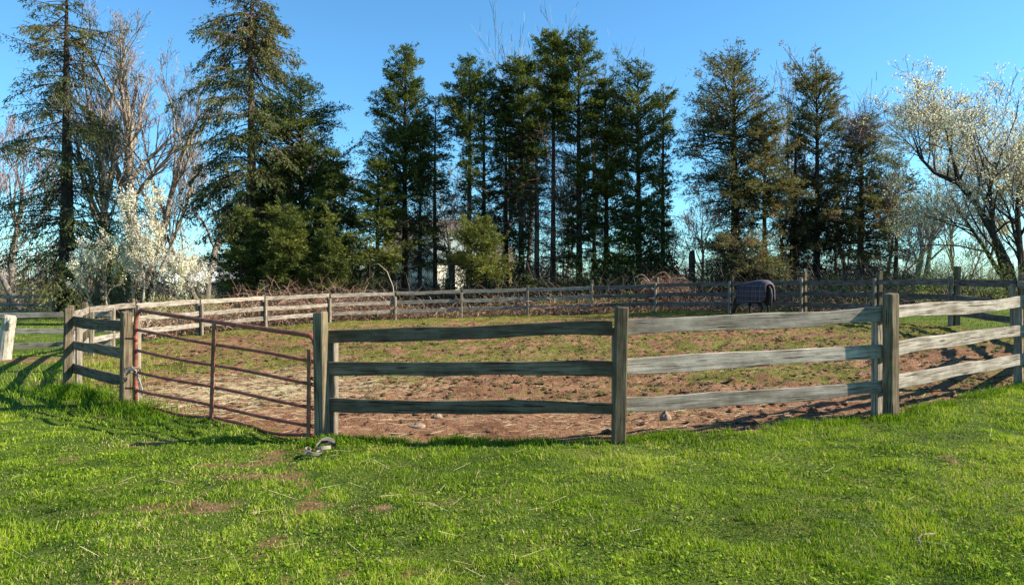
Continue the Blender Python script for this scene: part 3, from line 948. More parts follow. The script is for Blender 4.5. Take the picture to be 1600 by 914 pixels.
# edge fringe just along the front fence line
n = 16000
seg = rng.integers(1, 4, n); tt = rng.random(n)
fx = RA[seg, 0] * (1 - tt) + RA[(seg + 1) % nR, 0] * tt; fy = RA[seg, 1] * (1 - tt) + RA[(seg + 1) % nR, 1] * tt
off = rng.normal(.05, .10, n); fx = fx + rng.normal(0, .05, n); fy = fy - off
k = fbm(fx * 4, fy * 4, 71) + rng.normal(0, .08, n) > .5; fx, fy = fx[k], fy[k]
blades('fringe_grass', fx, fy, rng.uniform(.03, .10, len(fx)), .006, np.abs(rng.normal(.5, .3, len(fx))), np.clip(rng.normal(.42, .15, len(fx)), .05, .95), M['blade'],
       'uneven fringe of grass where the lawn meets the paddock soil', 'grass')

# a daffodil-like leaf clump by the left post
x0, y0 = wx(100, 10.3), 10.3
n = 60
a = rng.uniform(0, 6.28, n); r_ = rng.uniform(0, .10, n)
o = blades('leaf_clump', x0 + r_ * np.cos(a), y0 + r_ * np.sin(a), rng.uniform(.2, .33, n), .016, np.abs(rng.normal(.4, .15, n)), rng.uniform(.3, .6, n), M['blade'],
       'clump of long strap-shaped leaves in the lawn in front of the leftmost near post', 'plant')
del o['kind']

# straw
n = 6000
xs_ = np.concatenate([rng.normal(-4.2, 1.3, 4200), rng.normal(1.3, 2.2, 450), rng.uniform(-6, 8, 350)])
ys2 = np.concatenate([rng.normal(10.9, 1.1, 4200), rng.normal(8.0, .5, 450), rng.uniform(7.3, 13, 350)])
k = ring_sd(xs_, ys2) > .05; xs_, ys2 = xs_[k], ys2[k]; n = len(xs_)
a = rng.uniform(-.9, .9, n); ln = rng.uniform(.03, .11, n); zz = ground_h(xs_, ys2) + .012 + rng.random(n) * .02
dv = np.stack([np.cos(a), np.sin(a), rng.normal(0, .12, n)], 1) * ln[:, None]
p0 = np.stack([xs_, ys2, zz], 1)
v, l, c = tubes(p0 - dv, p0 + dv, np.full(n, .0022), np.full(n, .0016), 3)
o = mk('straw', v, l, c, M['straw'], tint=np.repeat(rng.random(n), 6))
tag(o, 'loose yellow straw strewn over the soil behind the gate', 'straw', kind='stuff')
# dry stalks in the lawn
n = 170
xs_ = rng.uniform(-5.5, 5.5, n); ys2 = rng.uniform(3.7, 6.6, n)
a = rng.uniform(0, 6.28, n); ln = rng.uniform(.03, .11, n); zz = ground_h(xs_, ys2) + .045
dv = np.stack([np.cos(a), np.sin(a), rng.normal(0, .25, n)], 1) * ln[:, None]
p0 = np.stack([xs_, ys2, zz], 1)
v, l, c = tubes(p0 - dv, p0 + dv, np.full(n, .0012), np.full(n, .0008), 3)
o = mk('dry_stalks', v, l, c, M['straw'], tint=np.repeat(rng.random(n), 6))
tag(o, 'thin dry stalks lying in the foreground lawn', 'stalks', kind='stuff')
# broad clover-like leaves in the lawn
n = 16000
xs_, ys2 = lawn_scatter(n, 3.5, 7.6, 1.0)
k = (ring_sd(xs_, ys2) < -.05) & (fbm(xs_ * 2.2, ys2 * 2.2, 81) > .52); xs_, ys2 = xs_[k], ys2[k]; n = len(xs_)
zz = ground_h(xs_, ys2) + rng.uniform(.02, .05, n); sz_ = rng.uniform(.006, .014, n); a = rng.uniform(0, 6.28, n)
cc = np.stack([xs_, ys2, zz], 1)
u = np.stack([np.cos(a), np.sin(a), rng.normal(0, .35, n)], 1) * sz_[:, None]; w_ = np.stack([-np.sin(a), np.cos(a), rng.normal(0, .35, n)], 1) * sz_[:, None] * .8
V = np.stack([cc - u, cc - w_, cc + u, cc + w_], 1)
o = mk('clover_leaves', V, np.arange(n * 4), np.full(n, 4), M['blade'], tint=np.repeat(rng.uniform(.35, .84, n), 4))
tag(o, 'small broad weed leaves growing through the foreground lawn', 'weeds', kind='stuff')

# twig in the lawn, bottom right
d = 4.15; x0 = wx(1447, d)
z0 = gz(x0, d) + .06
g = Geo()
g.add(*polytube([(x0 - .06, d - .05, z0 - .03), (x0 - .05, d + .0, z0 + .0), (x0 - .01, d + .03, z0 + .012), (x0 + .09, d + .05, z0 + .01)], [.004, .006, .005, .003], 6), .8)
g.add(*polytube([(x0 - .045, d + .0, z0), (x0 - .085, d + .0, z0 - .01)], [.004, .003], 5), .8)
o = g.build('dry_twig', M['post_in'], smooth=True)
tag(o, 'small pale hooked twig lying in the lawn at lower right', 'twig')

# ------------------------------------------------------------------ conifers
def leaf_tris(p, d, ln, wd, rg):
    """one narrow triangle-ish spray per row"""
    n = len(p)
    up = rg.normal(0, 1, (n, 3)) * .6 + np.array([0, 0, .9])
    s_ = np.cross(d, up); s_ /= np.linalg.norm(s_, axis=1, keepdims=True) + 1e-9
    a = p - s_ * wd[:, None] * .5; b = p + s_ * wd[:, None] * .5; c = p + d * ln[:, None]
    return np.stack([a, b, c], 1).reshape(-1, 3)

def conifer(kind, px, topy, d, prof, nb, label, seed, mat_n='needle', lsc=1.0, trunk_r=.16, rise=(.35, -.15), droop=.30,
            dead=30, gaps=.42, tintoff=0., lean=0., cat='tree', flat=1.0, bark='bark', top_bend=0., dead_y=None, asym=0., name='hemlock_tree', curve=0.0, maxleaf=60000, foot=None):
    rg = np.random.default_rng(seed)
    S = d / F
    bx, by = wx(px, d), d
    bz = float(base_h(bx, by)) - .05
    ztop = wz(topy, d)
    Ht = ztop - bz
    nb = int(nb * 1.6)
    grp = {'spruce_tree': 'tall spruces on the left', 'hemlock_tree': 'hemlocks in the row behind the paddock', 'cedar_tree': 'cedars behind the horse', 'yew_bush': 'green yews behind the brambles'}.get(name)
    root = empty(name, (bx, by, bz), label, cat, grp)
    # trunk
    m_ = 14
    hs = np.linspace(0, 1, m_)
    ph = rg.uniform(0, 6.28, 2)
    ax = lean * hs * Ht + curve * np.sin(hs * 3.1) + .06 * np.sin(hs * 5 + ph[0]) * hs
    ay = .08 * np.sin(hs * 4 + ph[1]) * hs
    T_ = np.stack([ax, ay, hs * Ht], 1)
    R_ = trunk_r * (1 - hs) ** .85 + .015
    R_[0] *= 1.3
    gt = Geo(); gt.add(*polytube(T_, R_, 9, .05, seed=seed))
    def axis_at(z):
        return np.interp(z, T_[:, 2], T_[:, 0]), np.interp(z, T_[:, 2], T_[:, 1]), np.interp(z, T_[:, 2], R_)
    wk = 1.03 if (name == 'hemlock_tree' and 600 < px < 1060) else 1.0
    pz = np.array([wz(q[0], d) - bz for q in prof])[::-1]; pr = np.array([q[1] * S * wk for q in prof])[::-1]
    zlo, zhi = max(pz[0], .25), Ht
    # branch attach heights, denser upward
    u = rg.random(nb); zb = zlo + (zhi - .1 - zlo) * u ** .9
    hf = np.clip((zb - zlo) / (zhi - zlo + 1e-6), 0, 1)
    az = rg.uniform(0, 2 * math.pi, nb)
    Lb = np.interp(zb, pz, pr) * rg.uniform(.55, 1.12, nb) + .12
    Lb *= 1 + asym * np.cos(az)
    # lumps in the outline
    Lb *= .52 + .95 * vnoise(np.cos(az) * 1.3 + seed, zb * .7 + np.sin(az) * 1.3, seed)
    rs_ = rise[1] + (rise[0] - rise[1]) * hf + rg.normal(0, .22, nb) + (rg.uniform(.05, .55) if kind != 'spruce' else 0)
    dr = droop * rg.uniform(.6, 1.3, nb)
    x0, y0, r0 = axis_at(zb)
    O = np.stack([x0, y0, zb], 1)
    Dr = np.stack([np.cos(az), np.sin(az), np.zeros(nb)], 1)
    def path(i, t_):
        L = Lb[i]
        q = O[i] + Dr[i] * (L * t_)[:, None]
        q[:, 2] += L * (rs_[i] * t_ - dr[i] * t_ ** 2)
        return q
    # branch wood
    ks = 4
    tt_ = np.linspace(0, .92, ks + 1)
    p0 = []; p1 = []; ra = []; rb = []
    idx_ = np.arange(nb)
    br = np.clip(.010 + .012 * Lb, .01, .05)
    for q in range(ks):
        p0.append(path(idx_, np.full(nb, tt_[q]))); p1.append(path(idx_, np.full(nb, tt_[q + 1])))
        ra.append(br * (1 - tt_[q] * .85)); rb.append(br * (1 - tt_[q + 1] * .85))
    gb = Geo()
    v, l, c = tubes(np.concatenate(p0), np.concatenate(p1), np.concatenate(ra), np.concatenate(rb), 3)
    gb.add(v, l, c, .3)
    # dead lower branches with fine twigs
    dead = int(dead * 1.5)
    if dead:
        dz_lo = .9; dz_hi = max(zlo + (zhi - zlo) * .35, dz_lo + 1) if dead_y is None else wz(dead_y, d) - bz
        zd = rg.uniform(dz_lo, dz_hi, dead); ad = rg.uniform(0, 6.28, dead); Ld = rg.uniform(.5, 2.1, dead)
        xd, yd, _ = axis_at(zd)
        o0 = np.stack([xd, yd, zd], 1); dd = np.stack([np.cos(ad), np.sin(ad), rg.uniform(-.35, .3, dead)], 1)
        m1 = o0 + dd * Ld[:, None] * .5; m2 = o0 + dd * Ld[:, None] + np.stack([np.zeros(dead), np.zeros(dead), -rg.uniform(.0, .4, dead) * Ld], 1)
        v, l, c = tubes(np.concatenate([o0, m1]), np.concatenate([m1, m2]), np.concatenate([np.full(dead, .02), np.full(dead, .013)]), np.concatenate([np.full(dead, .013), np.full(dead, .005)]), 3)
        gb.add(v, l, c, .3)
        nt_ = dead * 26
        ii_ = rg.integers(0, dead, nt_); t_ = rg.uniform(.3, 1, nt_)[:, None]
        s0 = np.where(t_ < .5, o0[ii_] + (m1 - o0)[ii_] * t_ * 2, m1[ii_] + (m2 - m1)[ii_] * (t_ * 2 - 1))
        tv = dd[ii_] * .5 + rg.normal(0, .5, (nt_, 3)); tv /= np.linalg.norm(tv, axis=1, keepdims=True)
        v, l, c = tubes(s0, s0 + tv * rg.uniform(.15, .75, nt_)[:, None], np.full(nt_, .009), np.full(nt_, .004), 1)
        gb.add(v, l, c, .5)
    # twigs & needle sprays
    ntw = np.maximum((Lb / .060 * flat).astype(int) + 5, 5)
    bi = np.repeat(np.arange(nb), ntw)
    tw = rg.uniform(.12, 1.0, len(bi)) ** .8
    side = np.where(rg.random(len(bi)) < .5, -1., 1.)
    wl = (.10 + .46 * Lb[bi] * (1.02 - tw) ** .75 * np.clip(tw * 3, .3, 1)) * rg.uniform(.6, 1.15, len(bi))
    o_ = path(bi, tw)
    perp = np.stack([-Dr[bi, 1], Dr[bi, 0], np.zeros(len(bi))], 1)
    fw = rg.uniform(.45, .95, len(bi))[:, None]
    dt = Dr[bi] * fw + perp * side[:, None] * (1.1 - fw * .5)
    dt[:, 2] += rs_[bi] * .5 - dr[bi] * tw * .9 + rg.normal(0, .48, len(bi))
    if kind == 'spruce': dt[:, 2] -= .35
    else: dt[:, 2] += .22
    dt /= np.linalg.norm(dt, axis=1, keepdims=True)
    nl = np.maximum((wl / .042).astype(int), 2)
    ti = np.repeat(np.arange(len(bi)), nl)
    s_ = rg.random(len(ti)) ** .85
    dz_ = -.22 * (s_ ** 2) * wl[ti]
    p = o_[ti] + dt[ti] * (s_ * wl[ti])[:, None]
    p[:, 2] += dz_
    p += rg.normal(0, .035, p.shape)
    # gaps
    # whole clumps missing
    nz = vnoise3((p[:, 0]) * 1.25 + seed * 3.3, p[:, 1] * 1.25, p[:, 2] * .85, 5 + seed)
    nz2 = vnoise3(p[:, 0] * 3.6 + seed, p[:, 1] * 3.6, p[:, 2] * 2.6, 15 + seed)
    keep = (nz * .6 + nz2 * .4) > gaps - .12 * rg.random(len(p))
    p = p[keep]; ti = ti[keep]
    if len(p) > maxleaf:
        q = rg.choice(len(p), maxleaf, replace=False); p = p[q]; ti = ti[q]
    n = len(p)
    sgn = np.where(rg.random(n) < .5, -1., 1.)[:, None]
    pr2 = np.cross(dt[ti], [0, 0, 1.]); pr2 /= np.linalg.norm(pr2, axis=1, keepdims=True) + 1e-9
    ld = dt[ti] * rg.uniform(.5, 1.0, n)[:, None] + pr2 * sgn * rg.uniform(.2, .9, n)[:, None] + rg.normal(0, .22, (n, 3))
    if kind == 'spruce': ld[:, 2] -= rg.uniform(.1, 1.1, n)
    else: ld[:, 2] += rg.uniform(-.35, .45, n)
    ld /= np.linalg.norm(ld, axis=1, keepdims=True)
    ln = rg.uniform(.08, .17, n) * lsc; wd = rg.uniform(.035, .062, n) * lsc
    V = leaf_tris(p, ld, ln, wd, rg)
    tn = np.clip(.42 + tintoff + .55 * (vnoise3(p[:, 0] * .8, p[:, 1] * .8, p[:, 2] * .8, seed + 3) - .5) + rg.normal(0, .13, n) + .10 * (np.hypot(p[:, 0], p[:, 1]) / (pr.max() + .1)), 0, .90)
    if kind == 'spruce':
        hc = (np.clip(p[:, 2] / Ht, 0, 1) > .72) & (vnoise3(p[:, 0] * 3, p[:, 1] * 3, p[:, 2] * 3, seed + 8) > .70)
        tn = np.where(hc, rg.uniform(.93, 1, n), tn)
    if mat_n == 'needle_dull':
        hc = vnoise3(p[:, 0] * 1.6, p[:, 1] * 1.6, p[:, 2] * 1.6, seed + 8) > .70
        tn = np.where(hc, rg.uniform(.85, 1, n), tn)
    gt.build('trunk', M[bark], root, smooth=True)
    gb.build('branches', M['bark'] if bark == 'bark' else M['bark_red'], root)
    crown = mk('crown', V, np.arange(n * 3), np.full(n, 3), M[mat_n], root, tint=np.repeat(tn, 3))
    return root

# ------------------------------------------------------------------ bare and flowering trees
def grow_tree(rg, p, d, L, r, level, maxl, out, spread, nchild, wander=.12, up=.12, decay=.62):
    nseg = 5 if level < 2 else 3
    pts = [np.array(p, float)]; dd = np.array(d, float)
    for i in range(nseg):
        dd = dd + rg.normal(0, wander, 3) + np.array([0, 0, up])
        dd /= np.linalg.norm(dd)
        pts.append(pts[-1] + dd * L / nseg)
    rr = np.linspace(r, r * (.42 if level < maxl else .3), nseg + 1)
    out.append((level, pts, rr))
    if level >= maxl: return
    nc = nchild[min(level, len(nchild) - 1)]
    for k in range(nc):
        f_ = .30 + .70 * (k + rg.random() * .9) / nc if level else .35 + .65 * (k + rg.random()) / nc
        i = min(int(f_ * nseg), nseg - 1); q = f_ * nseg - i
        o = pts[i] * (1 - q) + pts[i + 1] * q
        a = rg.uniform(0, 2 * math.pi)
        ax = pts[i + 1] - pts[i]; ax /= np.linalg.norm(ax)
        u = np.cross(ax, [.3, .5, .8]); u /= np.linalg.norm(u); v = np.cross(ax, u)
        sp = spread * rg.uniform(.6, 1.25)
        nd = ax * math.cos(sp) + (u * math.cos(a) + v * math.sin(a)) * math.sin(sp)
        grow_tree(rg, o, nd, L * decay * rg.uniform(.7, 1.15) * (1.15 - .4 * f_), np.interp(f_, [0, 1], [rr[0], rr[-1]]) * .52, level + 1, maxl, out, spread, nchild, wander, up, decay)

def bare_tree(px, d, stems, label, seed, maxl=4, spread=.55, nchild=(5, 5, 5, 4), bark='bark_grey', twig='twig', blossoms=0, bsize=.06, name='bare_tree', off=0.0, bz=None,
              wander=.12, up=.12, decay=.62, cat='tree', btint=(0, .8), minr=.007, custom=None, gap=.0):
    rg = np.random.default_rng(seed)
    bx, by = wx(px, d), d
    z0 = float(base_h(bx, by)) - .05 if bz is None else bz
    grp = {'bare_tree': 'leafless trees among the conifers', 'pear_tree': 'white blossoming pears', 'flowering_tree': 'white flowering trees on the right'}.get(name)
    root = empty(name, (bx, by, z0), label, cat, grp)
    out = []
    for (dx, dirv, L, r) in stems:
        dv = np.array(dirv, float); dv /= np.linalg.norm(dv)
        grow_tree(rg, (dx, rg.uniform(-.1, .1), 0), dv, L, r, 0, maxl, out, spread, nchild, wander, up, decay)
    if custom:
        for (pts, rr, nch) in custom:
            pts = [np.array(q, float) for q in pts]; out.append((0, pts, np.array(rr)))
            for k in range(nch):
                f_ = rg.uniform(.25, 1) * (len(pts) - 1); i = min(int(f_), len(pts) - 2); q = f_ - i
                o = pts[i] * (1 - q) + pts[i + 1] * q
                nd = rg.normal(0, .6, 3) + np.array([0, 0, .5]) + (pts[i + 1] - pts[i]) * .3
                nd /= np.linalg.norm(nd)
                grow_tree(rg, o, nd, rg.uniform(1.2, 2.6), np.interp(f_, range(len(pts)), rr) * .5, 1, maxl, out, spread, nchild, wander, up, decay)
    gt = Geo(); P0_ = []; P1_ = []; R0 = []; R1 = []; tips = []; LV = []
    for lv, pts, rr in out:
        if lv <= 1:
            if lv == 0: rr = rr.copy(); rr[0] *= 1.25
            gt.add(*polytube(pts, np.maximum(rr, minr), 8 if lv == 0 else 5, .04, cap=False, seed=seed))
        else:
            for i in range(len(pts) - 1):
                P0_.append(pts[i]); P1_.append(pts[i + 1]); R0.append(max(rr[i], minr)); R1.append(max(rr[i + 1], minr * .8)); LV.append(lv)
        if lv >= maxl - 1:
            for i in range(1, len(pts)): tips.append((pts[i], pts[i] - pts[i - 1]))
    gt.build('trunk', M[bark], root, smooth=True)
    if P0_:
        P0_, P1_, R0, R1, LV = map(np.array, (P0_, P1_, R0, R1, LV))
        gg = Geo()
        for sel, nn in ((LV <= 2, 3), (LV > 2, 1)):
            if not sel.any(): continue
            v, l, c = tubes(P0_[sel], P1_[sel], R0[sel], R1[sel], nn)
            gg.add(v, l, c, np.repeat(np.clip(rg.normal(.5, .2, int(sel.sum())), 0, 1), 2 * nn if nn > 1 else 4))
        gg.build('twigs', M[twig], root)
    if blossoms:
        tp = np.array([q[0] for q in tips]); n = blossoms
        ii_ = rg.integers(0, len(tp), n)
        # clusters around twig points
        p = tp[ii_] + rg.normal(0, .06, (n, 3))
        keep = vnoise3(p[:, 0] * 2, p[:, 1] * 2, p[:, 2] * 2, seed) > gap
        p = p[keep]; n = len(p)
        u = rg.normal(0, 1, (n, 3)); u /= np.linalg.norm(u, axis=1, keepdims=True)
        w_ = np.cross(u, rg.normal(0, 1, (n, 3))); w_ /= np.linalg.norm(w_, axis=1, keepdims=True)
        sz_ = (bsize * rg.uniform(.5, 1.1, n))[:, None] * .5
        V = np.stack([p - u * sz_, p - w_ * sz_, p + u * sz_, p + w_ * sz_], 1)
        mk('blossom', V, np.arange(n * 4), np.full(n, 4), M['blossom'], root, tint=np.repeat(rg.uniform(btint[0], btint[1], n), 4))
    return root

TREES = True
if TREES:
    # left spruce
    conifer('spruce', 105, -45, 38, [(-45, 12), (20, 50), (60, 64), (150, 78), (220, 98), (300, 118), (370, 150), (425, 135)], 130,
            'tall sparse spruce at far left with a thick dark trunk behind the grey board fence', 11, 'needle_spruce', 1.25, .42, (.05, -.22), .22, dead=40, gaps=.53, tintoff=.06, name='spruce_tree', maxleaf=52000)
    # big central-left spruce
    conifer('spruce', 393, -25, 37, [(-25, 25), (15, 72), (70, 92), (110, 78), (180, 86), (270, 100), (330, 95), (400, 80)], 170,
            'tallest spruce with brown cones and half-bare left limbs, left of the dense dark hemlock', 12, 'needle_spruce', 1.3, .36, (.05, -.20), .34, dead=46, gaps=.50, tintoff=.08, name='spruce_tree', bark='bark_red', maxleaf=60000)
    conifer('hemlock', 470, 125, 38, [(125, 12), (160, 35), (230, 62), (300, 78), (380, 92), (440, 95)], 230,
            'broad dense dark hemlock just right of the tallest spruce', 13, 'needle', 1.3, .25, (.4, .0), .35, dead=10, gaps=.30, tintoff=-.08, maxleaf=60000)
    conifer('hemlock', 522, 235, 36.5, [(235, 8), (300, 38), (380, 52), (445, 55)], 130,
            'dark drooping hemlock filling the gap right of the broad dense one', 14, 'needle', 1.25, .16, (.3, -.1), .35, dead=8, gaps=.34, tintoff=-.04, maxleaf=34000)
    conifer('hemlock', 425, 260, 39, [(260, 8), (320, 60), (400, 85), (445, 90)], 130,
            'dark low evergreen mass under the tallest spruce', 15, 'needle', 1.3, .16, (.3, -.1), .3, dead=8, gaps=.30, tintoff=-.12, maxleaf=34000)
    for i, (px, ty, hw, sd_) in enumerate(((378, 330, 34, 16), (446, 322, 46, 17), (505, 362, 40, 18))):
        conifer('hemlock', px, ty, 34.2, [(ty, 6), (ty + 40, hw * .6), (430, hw), (455, hw)], 90,
                ('low bright green yew at the left end of the bramble bank', 'wider bright green yew behind the middle of the bramble bank', 'shorter green yew behind the right end of the bramble bank')[i],
                sd_, 'needle', 1.05, .08, (.7, .2), .25, dead=0, gaps=.30, tintoff=.10, name='yew_bush', cat='bush', maxleaf=20000)
    conifer('hemlock', 590, 248, 36.5, [(248, 10), (300, 42), (360, 55), (445, 60)], 130,
            'low olive green hemlock left of the tall pointed one, in front of the house', 19, 'needle', 1.15, .14, (.35, -.1), .4, dead=14, gaps=.42, tintoff=.12, maxleaf=32000)
    conifer('hemlock', 632, 72, 38, [(72, 5), (100, 22), (150, 44), (210, 58), (265, 62), (300, 42), (345, 28), (380, 22)], 170,
            'tall pointed hemlock standing alone left of the row, above the house roof', 20, 'needle', 1.15, .19, (.75, .05), .30, dead=40, gaps=.40, tintoff=.10, lean=.005)
    conifer('hemlock', 656, 178, 37, [(178, 6), (220, 20), (300, 24), (370, 26), (420, 30)], 80,
            'slim hemlock right beside the tall pointed one', 21, 'needle', 1.1, .12, (.6, 0), .3, dead=24, gaps=.42, maxleaf=20000)
    conifer('hemlock', 680, 152, 37.5, [(152, 4), (200, 20), (250, 27), (310, 24), (400, 26)], 85,
            'shorter spindly hemlock with a thin straight trunk over the green roof', 22, 'needle', 1.1, .13, (.6, .0), .3, dead=30, gaps=.43, maxleaf=20000)
    conifer('hemlock', 733, 92, 36.5, [(92, 6), (125, 26), (170, 38), (220, 34), (270, 24), (310, 16), (340, 10)], 120,
            'hemlock with light leafy top and long clear trunk, first of the paired ones mid row', 23, 'needle', 1.1, .17, (.7, .05), .28, dead=50, gaps=.42, tintoff=.06, dead_y=290, maxleaf=28000)
    conifer('hemlock', 757, 102, 38.5, [(102, 7), (150, 20), (220, 28), (300, 26), (380, 24)], 100,
            'narrow darker hemlock close behind the light-topped one', 24, 'needle', 1.15, .14, (.6, .0), .3, dead=30, gaps=.40, maxleaf=24000)
    conifer('hemlock', 757, 345, 34.3, [(345, 4), (380, 24), (415, 42), (450, 48)], 90,
            'small yellowish green hemlock sapling beside the yellow house wall', 25, 'needle', 1.0, .07, (.8, .1), .3, dead=0, gaps=.38, tintoff=.3, name='hemlock_sapling', maxleaf=18000)
    conifer('hemlock', 815, 100, 37, [(100, 22), (130, 40), (170, 44), (220, 38), (290, 34), (350, 24), (390, 15)], 150,
            'round-topped very dark hemlock in the middle of the row', 26, 'needle', 1.2, .18, (.55, .0), .3, dead=50, gaps=.36, tintoff=-.10, dead_y=280)
    conifer('hemlock', 792, 150, 38, [(150, 14), (210, 30), (300, 28), (380, 30)], 90,
            'leaning dark hemlock half hidden left of the round-topped one', 27, 'needle', 1.15, .14, (.5, .0), .3, dead=26, gaps=.42, tintoff=-.05, lean=-.01, maxleaf=20000)
    conifer('hemlock', 864, 60, 38, [(60, 8), (100, 26), (140, 34), (175, 36), (205, 22), (225, 8)], 120,
            'hemlock with tufted olive top over a long brown twiggy trunk', 28, 'needle', 1.15, .18, (.7, .2), .26, dead=90, gaps=.40, tintoff=.14, dead_y=200, maxleaf=26000, bark='bark_red')
    conifer('hemlock', 838, 150, 37, [(150, 10), (180, 24), (220, 22), (250, 10)], 45,
            'nearly bare hemlock with tan trunk and one olive tuft', 29, 'needle', 1.1, .17, (.6, .2), .26, dead=90, gaps=.40, tintoff=.14, dead_y=200, maxleaf=9000, bark='bark_red', lean=.004)
    conifer('hemlock', 905, 50, 37.5, [(50, 7), (90, 26), (150, 38), (200, 34), (260, 30), (330, 30), (430, 30)], 170,
            'tallest hemlock of the middle row with a sharp dark top', 30, 'needle', 1.15, .19, (.7, .0), .3, dead=40, gaps=.40, tintoff=.02, maxleaf=40000)
    conifer('hemlock', 947, 122, 38, [(122, 7), (170, 26), (240, 36), (330, 42), (440, 46)], 170,
            'dense hemlock between the tallest and the broad right ones, green to the ground', 31, 'needle', 1.2, .17, (.6, -.05), .3, dead=10, gaps=.36, maxleaf=40000)
    conifer('hemlock', 998, 107, 37, [(107, 10), (145, 34), (200, 42), (280, 46), (360, 46), (440, 46)], 190,
            'broad hemlock with a rounded top near the right end of the middle row', 32, 'needle', 1.15, .19, (.6, -.05), .3, dead=20, gaps=.38, maxleaf=44000)
    conifer('hemlock', 1036, 142, 38, [(142, 9), (175, 22), (210, 20), (270, 18), (340, 20), (420, 18)], 100,
            'slim ragged hemlock closing the middle row before the open sky', 33, 'needle', 1.15, .14, (.6, 0), .3, dead=28, gaps=.40, maxleaf=22000)
    # right group
    conifer('hemlock', 1148, 92, 36, [(92, 22), (120, 45), (180, 62), (240, 74), (300, 78), (350, 62), (385, 40)], 190,
            'large open cedar with thick trunk right of the sky gap, feathery left side', 34, 'needle_dull', 1.1, .28, (.75, .0), .28, dead=60, gaps=.45, tintoff=.10, name='cedar_tree', asym=0.0, maxleaf=42000)
    conifer('hemlock', 1195, 190, 35.5, [(190, 14), (240, 40), (300, 50), (350, 35)], 110,
            'olive green cedar top leaning against the right side of the large open cedar', 35, 'needle_dull', 1.1, .15, (.6, .1), .3, dead=40, gaps=.42, tintoff=.2, name='cedar_tree', maxleaf=24000)
    conifer('hemlock', 1165, 372, 33.8, [(372, 14), (395, 60), (430, 75), (450, 70)], 80,
            'low spreading cedar bush with bare grey twigs right above the blanketed horse', 36, 'needle_dull', 1.0, .08, (.5, .2), .35, dead=30, gaps=.42, tintoff=.2, name='cedar_bush', cat='bush', maxleaf=15000)
    conifer('hemlock', 1276, 122, 37, [(122, 26), (150, 46), (190, 46), (230, 36), (300, 40), (400, 44)], 140,
            'brown tinged cedar with two parallel straight trunks', 37, 'needle_dull', 1.1, .20, (.7, .0), .3, dead=70, gaps=.46, tintoff=.12, name='cedar_tree', maxleaf=30000)
    conifer('hemlock', 1238, 190, 38, [(190, 10), (260, 24), (340, 34), (420, 36)], 100,
            'dark cedar with a leaning trunk between the two larger cedars', 38, 'needle_dull', 1.15, .20, (.5, .0), .3, dead=40, gaps=.42, tintoff=-.05, name='cedar_tree', lean=.015, maxleaf=22000)
    conifer('hemlock', 1345, 185, 37, [(185, 14), (220, 40), (270, 56), (340, 56), (420, 55)], 150,
            'cedar with a purple tangle of vines arching over its top', 39, 'needle_dull', 1.15, .20, (.5, .0), .35, dead=70, gaps=.44, tintoff=.0, name='cedar_tree', maxleaf=32000, bark='bark_red')
    conifer('hemlock', 1400, 255, 37, [(255, 10), (290, 30), (330, 38), (370, 14)], 60,
            'small dark cedar tuft between the viny cedar and the white flowering tree', 40, 'needle_dull', 1.15, .12, (.3, .0), .4, dead=40, gaps=.42, tintoff=-.05, name='cedar_tree', maxleaf=11000)

    # big maple
    bare_tree(200, 42, [(-.5, (-.10, 0, 1), 12.5, .30), (.35, (.03, .05, 1), 13.5, .46), (.8, (.24, .1, 1), 12.5, .26), (-.8, (-.30, .05, 1), 11.0, .18), (1.0, (.5, .1, 1), 9.0, .15)],
              'huge bare maple with several pale tan stems behind the white blossom', 51, 4, .50, (10, 7, 6, 5), 'bark_tan', 'twig', name='maple_tree', decay=.50, up=.10, minr=.009)
    bare_tree(150, 39, [(0, (.02, 0, 1), 9.5, .17)], 'slender bare tree between the left spruce and the huge maple', 52, 3, .5, (7, 5, 5), 'bark_tan', 'twig', minr=.009)
    bare_tree(20, 46, [(0, (.05, 0, 1), 9.0, .24), (.5, (-.3, 0, 1), 8, .2)], 'bare grey tree behind the left spruce at the picture edge', 53, 4, .5, (8, 6, 5, 4), 'bark_grey', 'twig_red', minr=.011)
    bare_tree(322, 44, [(0, (.1, 0, 1), 7.0, .22), (-.3, (-.5, 0, 1), 6.5, .17)], 'low spreading bare tree left of the tallest spruce', 54, 4, .6, (6, 5, 5, 3), 'bark_grey', 'twig', minr=.010, up=.05)
    bare_tree(525, 62, [(0, (.05, 0, 1), 10.5, .25)], 'distant bare tree fanning above the dense dark hemlocks', 55, 4, .42, (9, 8, 6, 4), 'bark_grey', 'twig_red', minr=.014)
    bare_tree(785, 46, [(0, (0, 0, 1), 12.5, .20)], 'tall thin bare tree poking up left of the row middle', 56, 3, .42, (9, 6, 5), 'bark_grey', 'twig', minr=.011)
    bare_tree(822, 48, [(0, (.02, 0, 1), 13.2, .2)], 'tall thin bare tree rising directly behind the round-topped hemlock', 57, 3, .40, (9, 6, 5), 'bark_grey', 'twig', minr=.011)
    bare_tree(925, 45, [(0, (.03, 0, 1), 11.5, .17)], 'bare twiggy tree showing right of the tallest hemlock top', 58, 3, .5, (9, 6, 5), 'bark_grey', 'twig', minr=.010)
    bare_tree(1242, 42, [(0, (.0, 0, 1), 10.5, .17)], 'bare birch-like tree rising between the two large cedars', 59, 3, .42, (9, 6, 5), 'bark_grey', 'twig', minr=.010)
    bare_tree(1322, 40, [(0, (.02, 0, 1), 8.6, .13)], 'bare twiggy tree behind the viny cedar', 60, 3, .6, (9, 6, 5), 'bark_red', 'twig_red', minr=.010)
    bare_tree(1432, 33, [(0, (-.12, 0, 1), 3.8, .17), (.35, (.15, 0, 1), 3.9, .15)], 'young twin-stemmed tree with first yellow-green buds left of the flowering tree', 61, 4, .5, (5, 4, 4, 3), 'bark_grey', 'twig', minr=.008,
              blossoms=3500, bsize=.045, btint=(.85, 1))
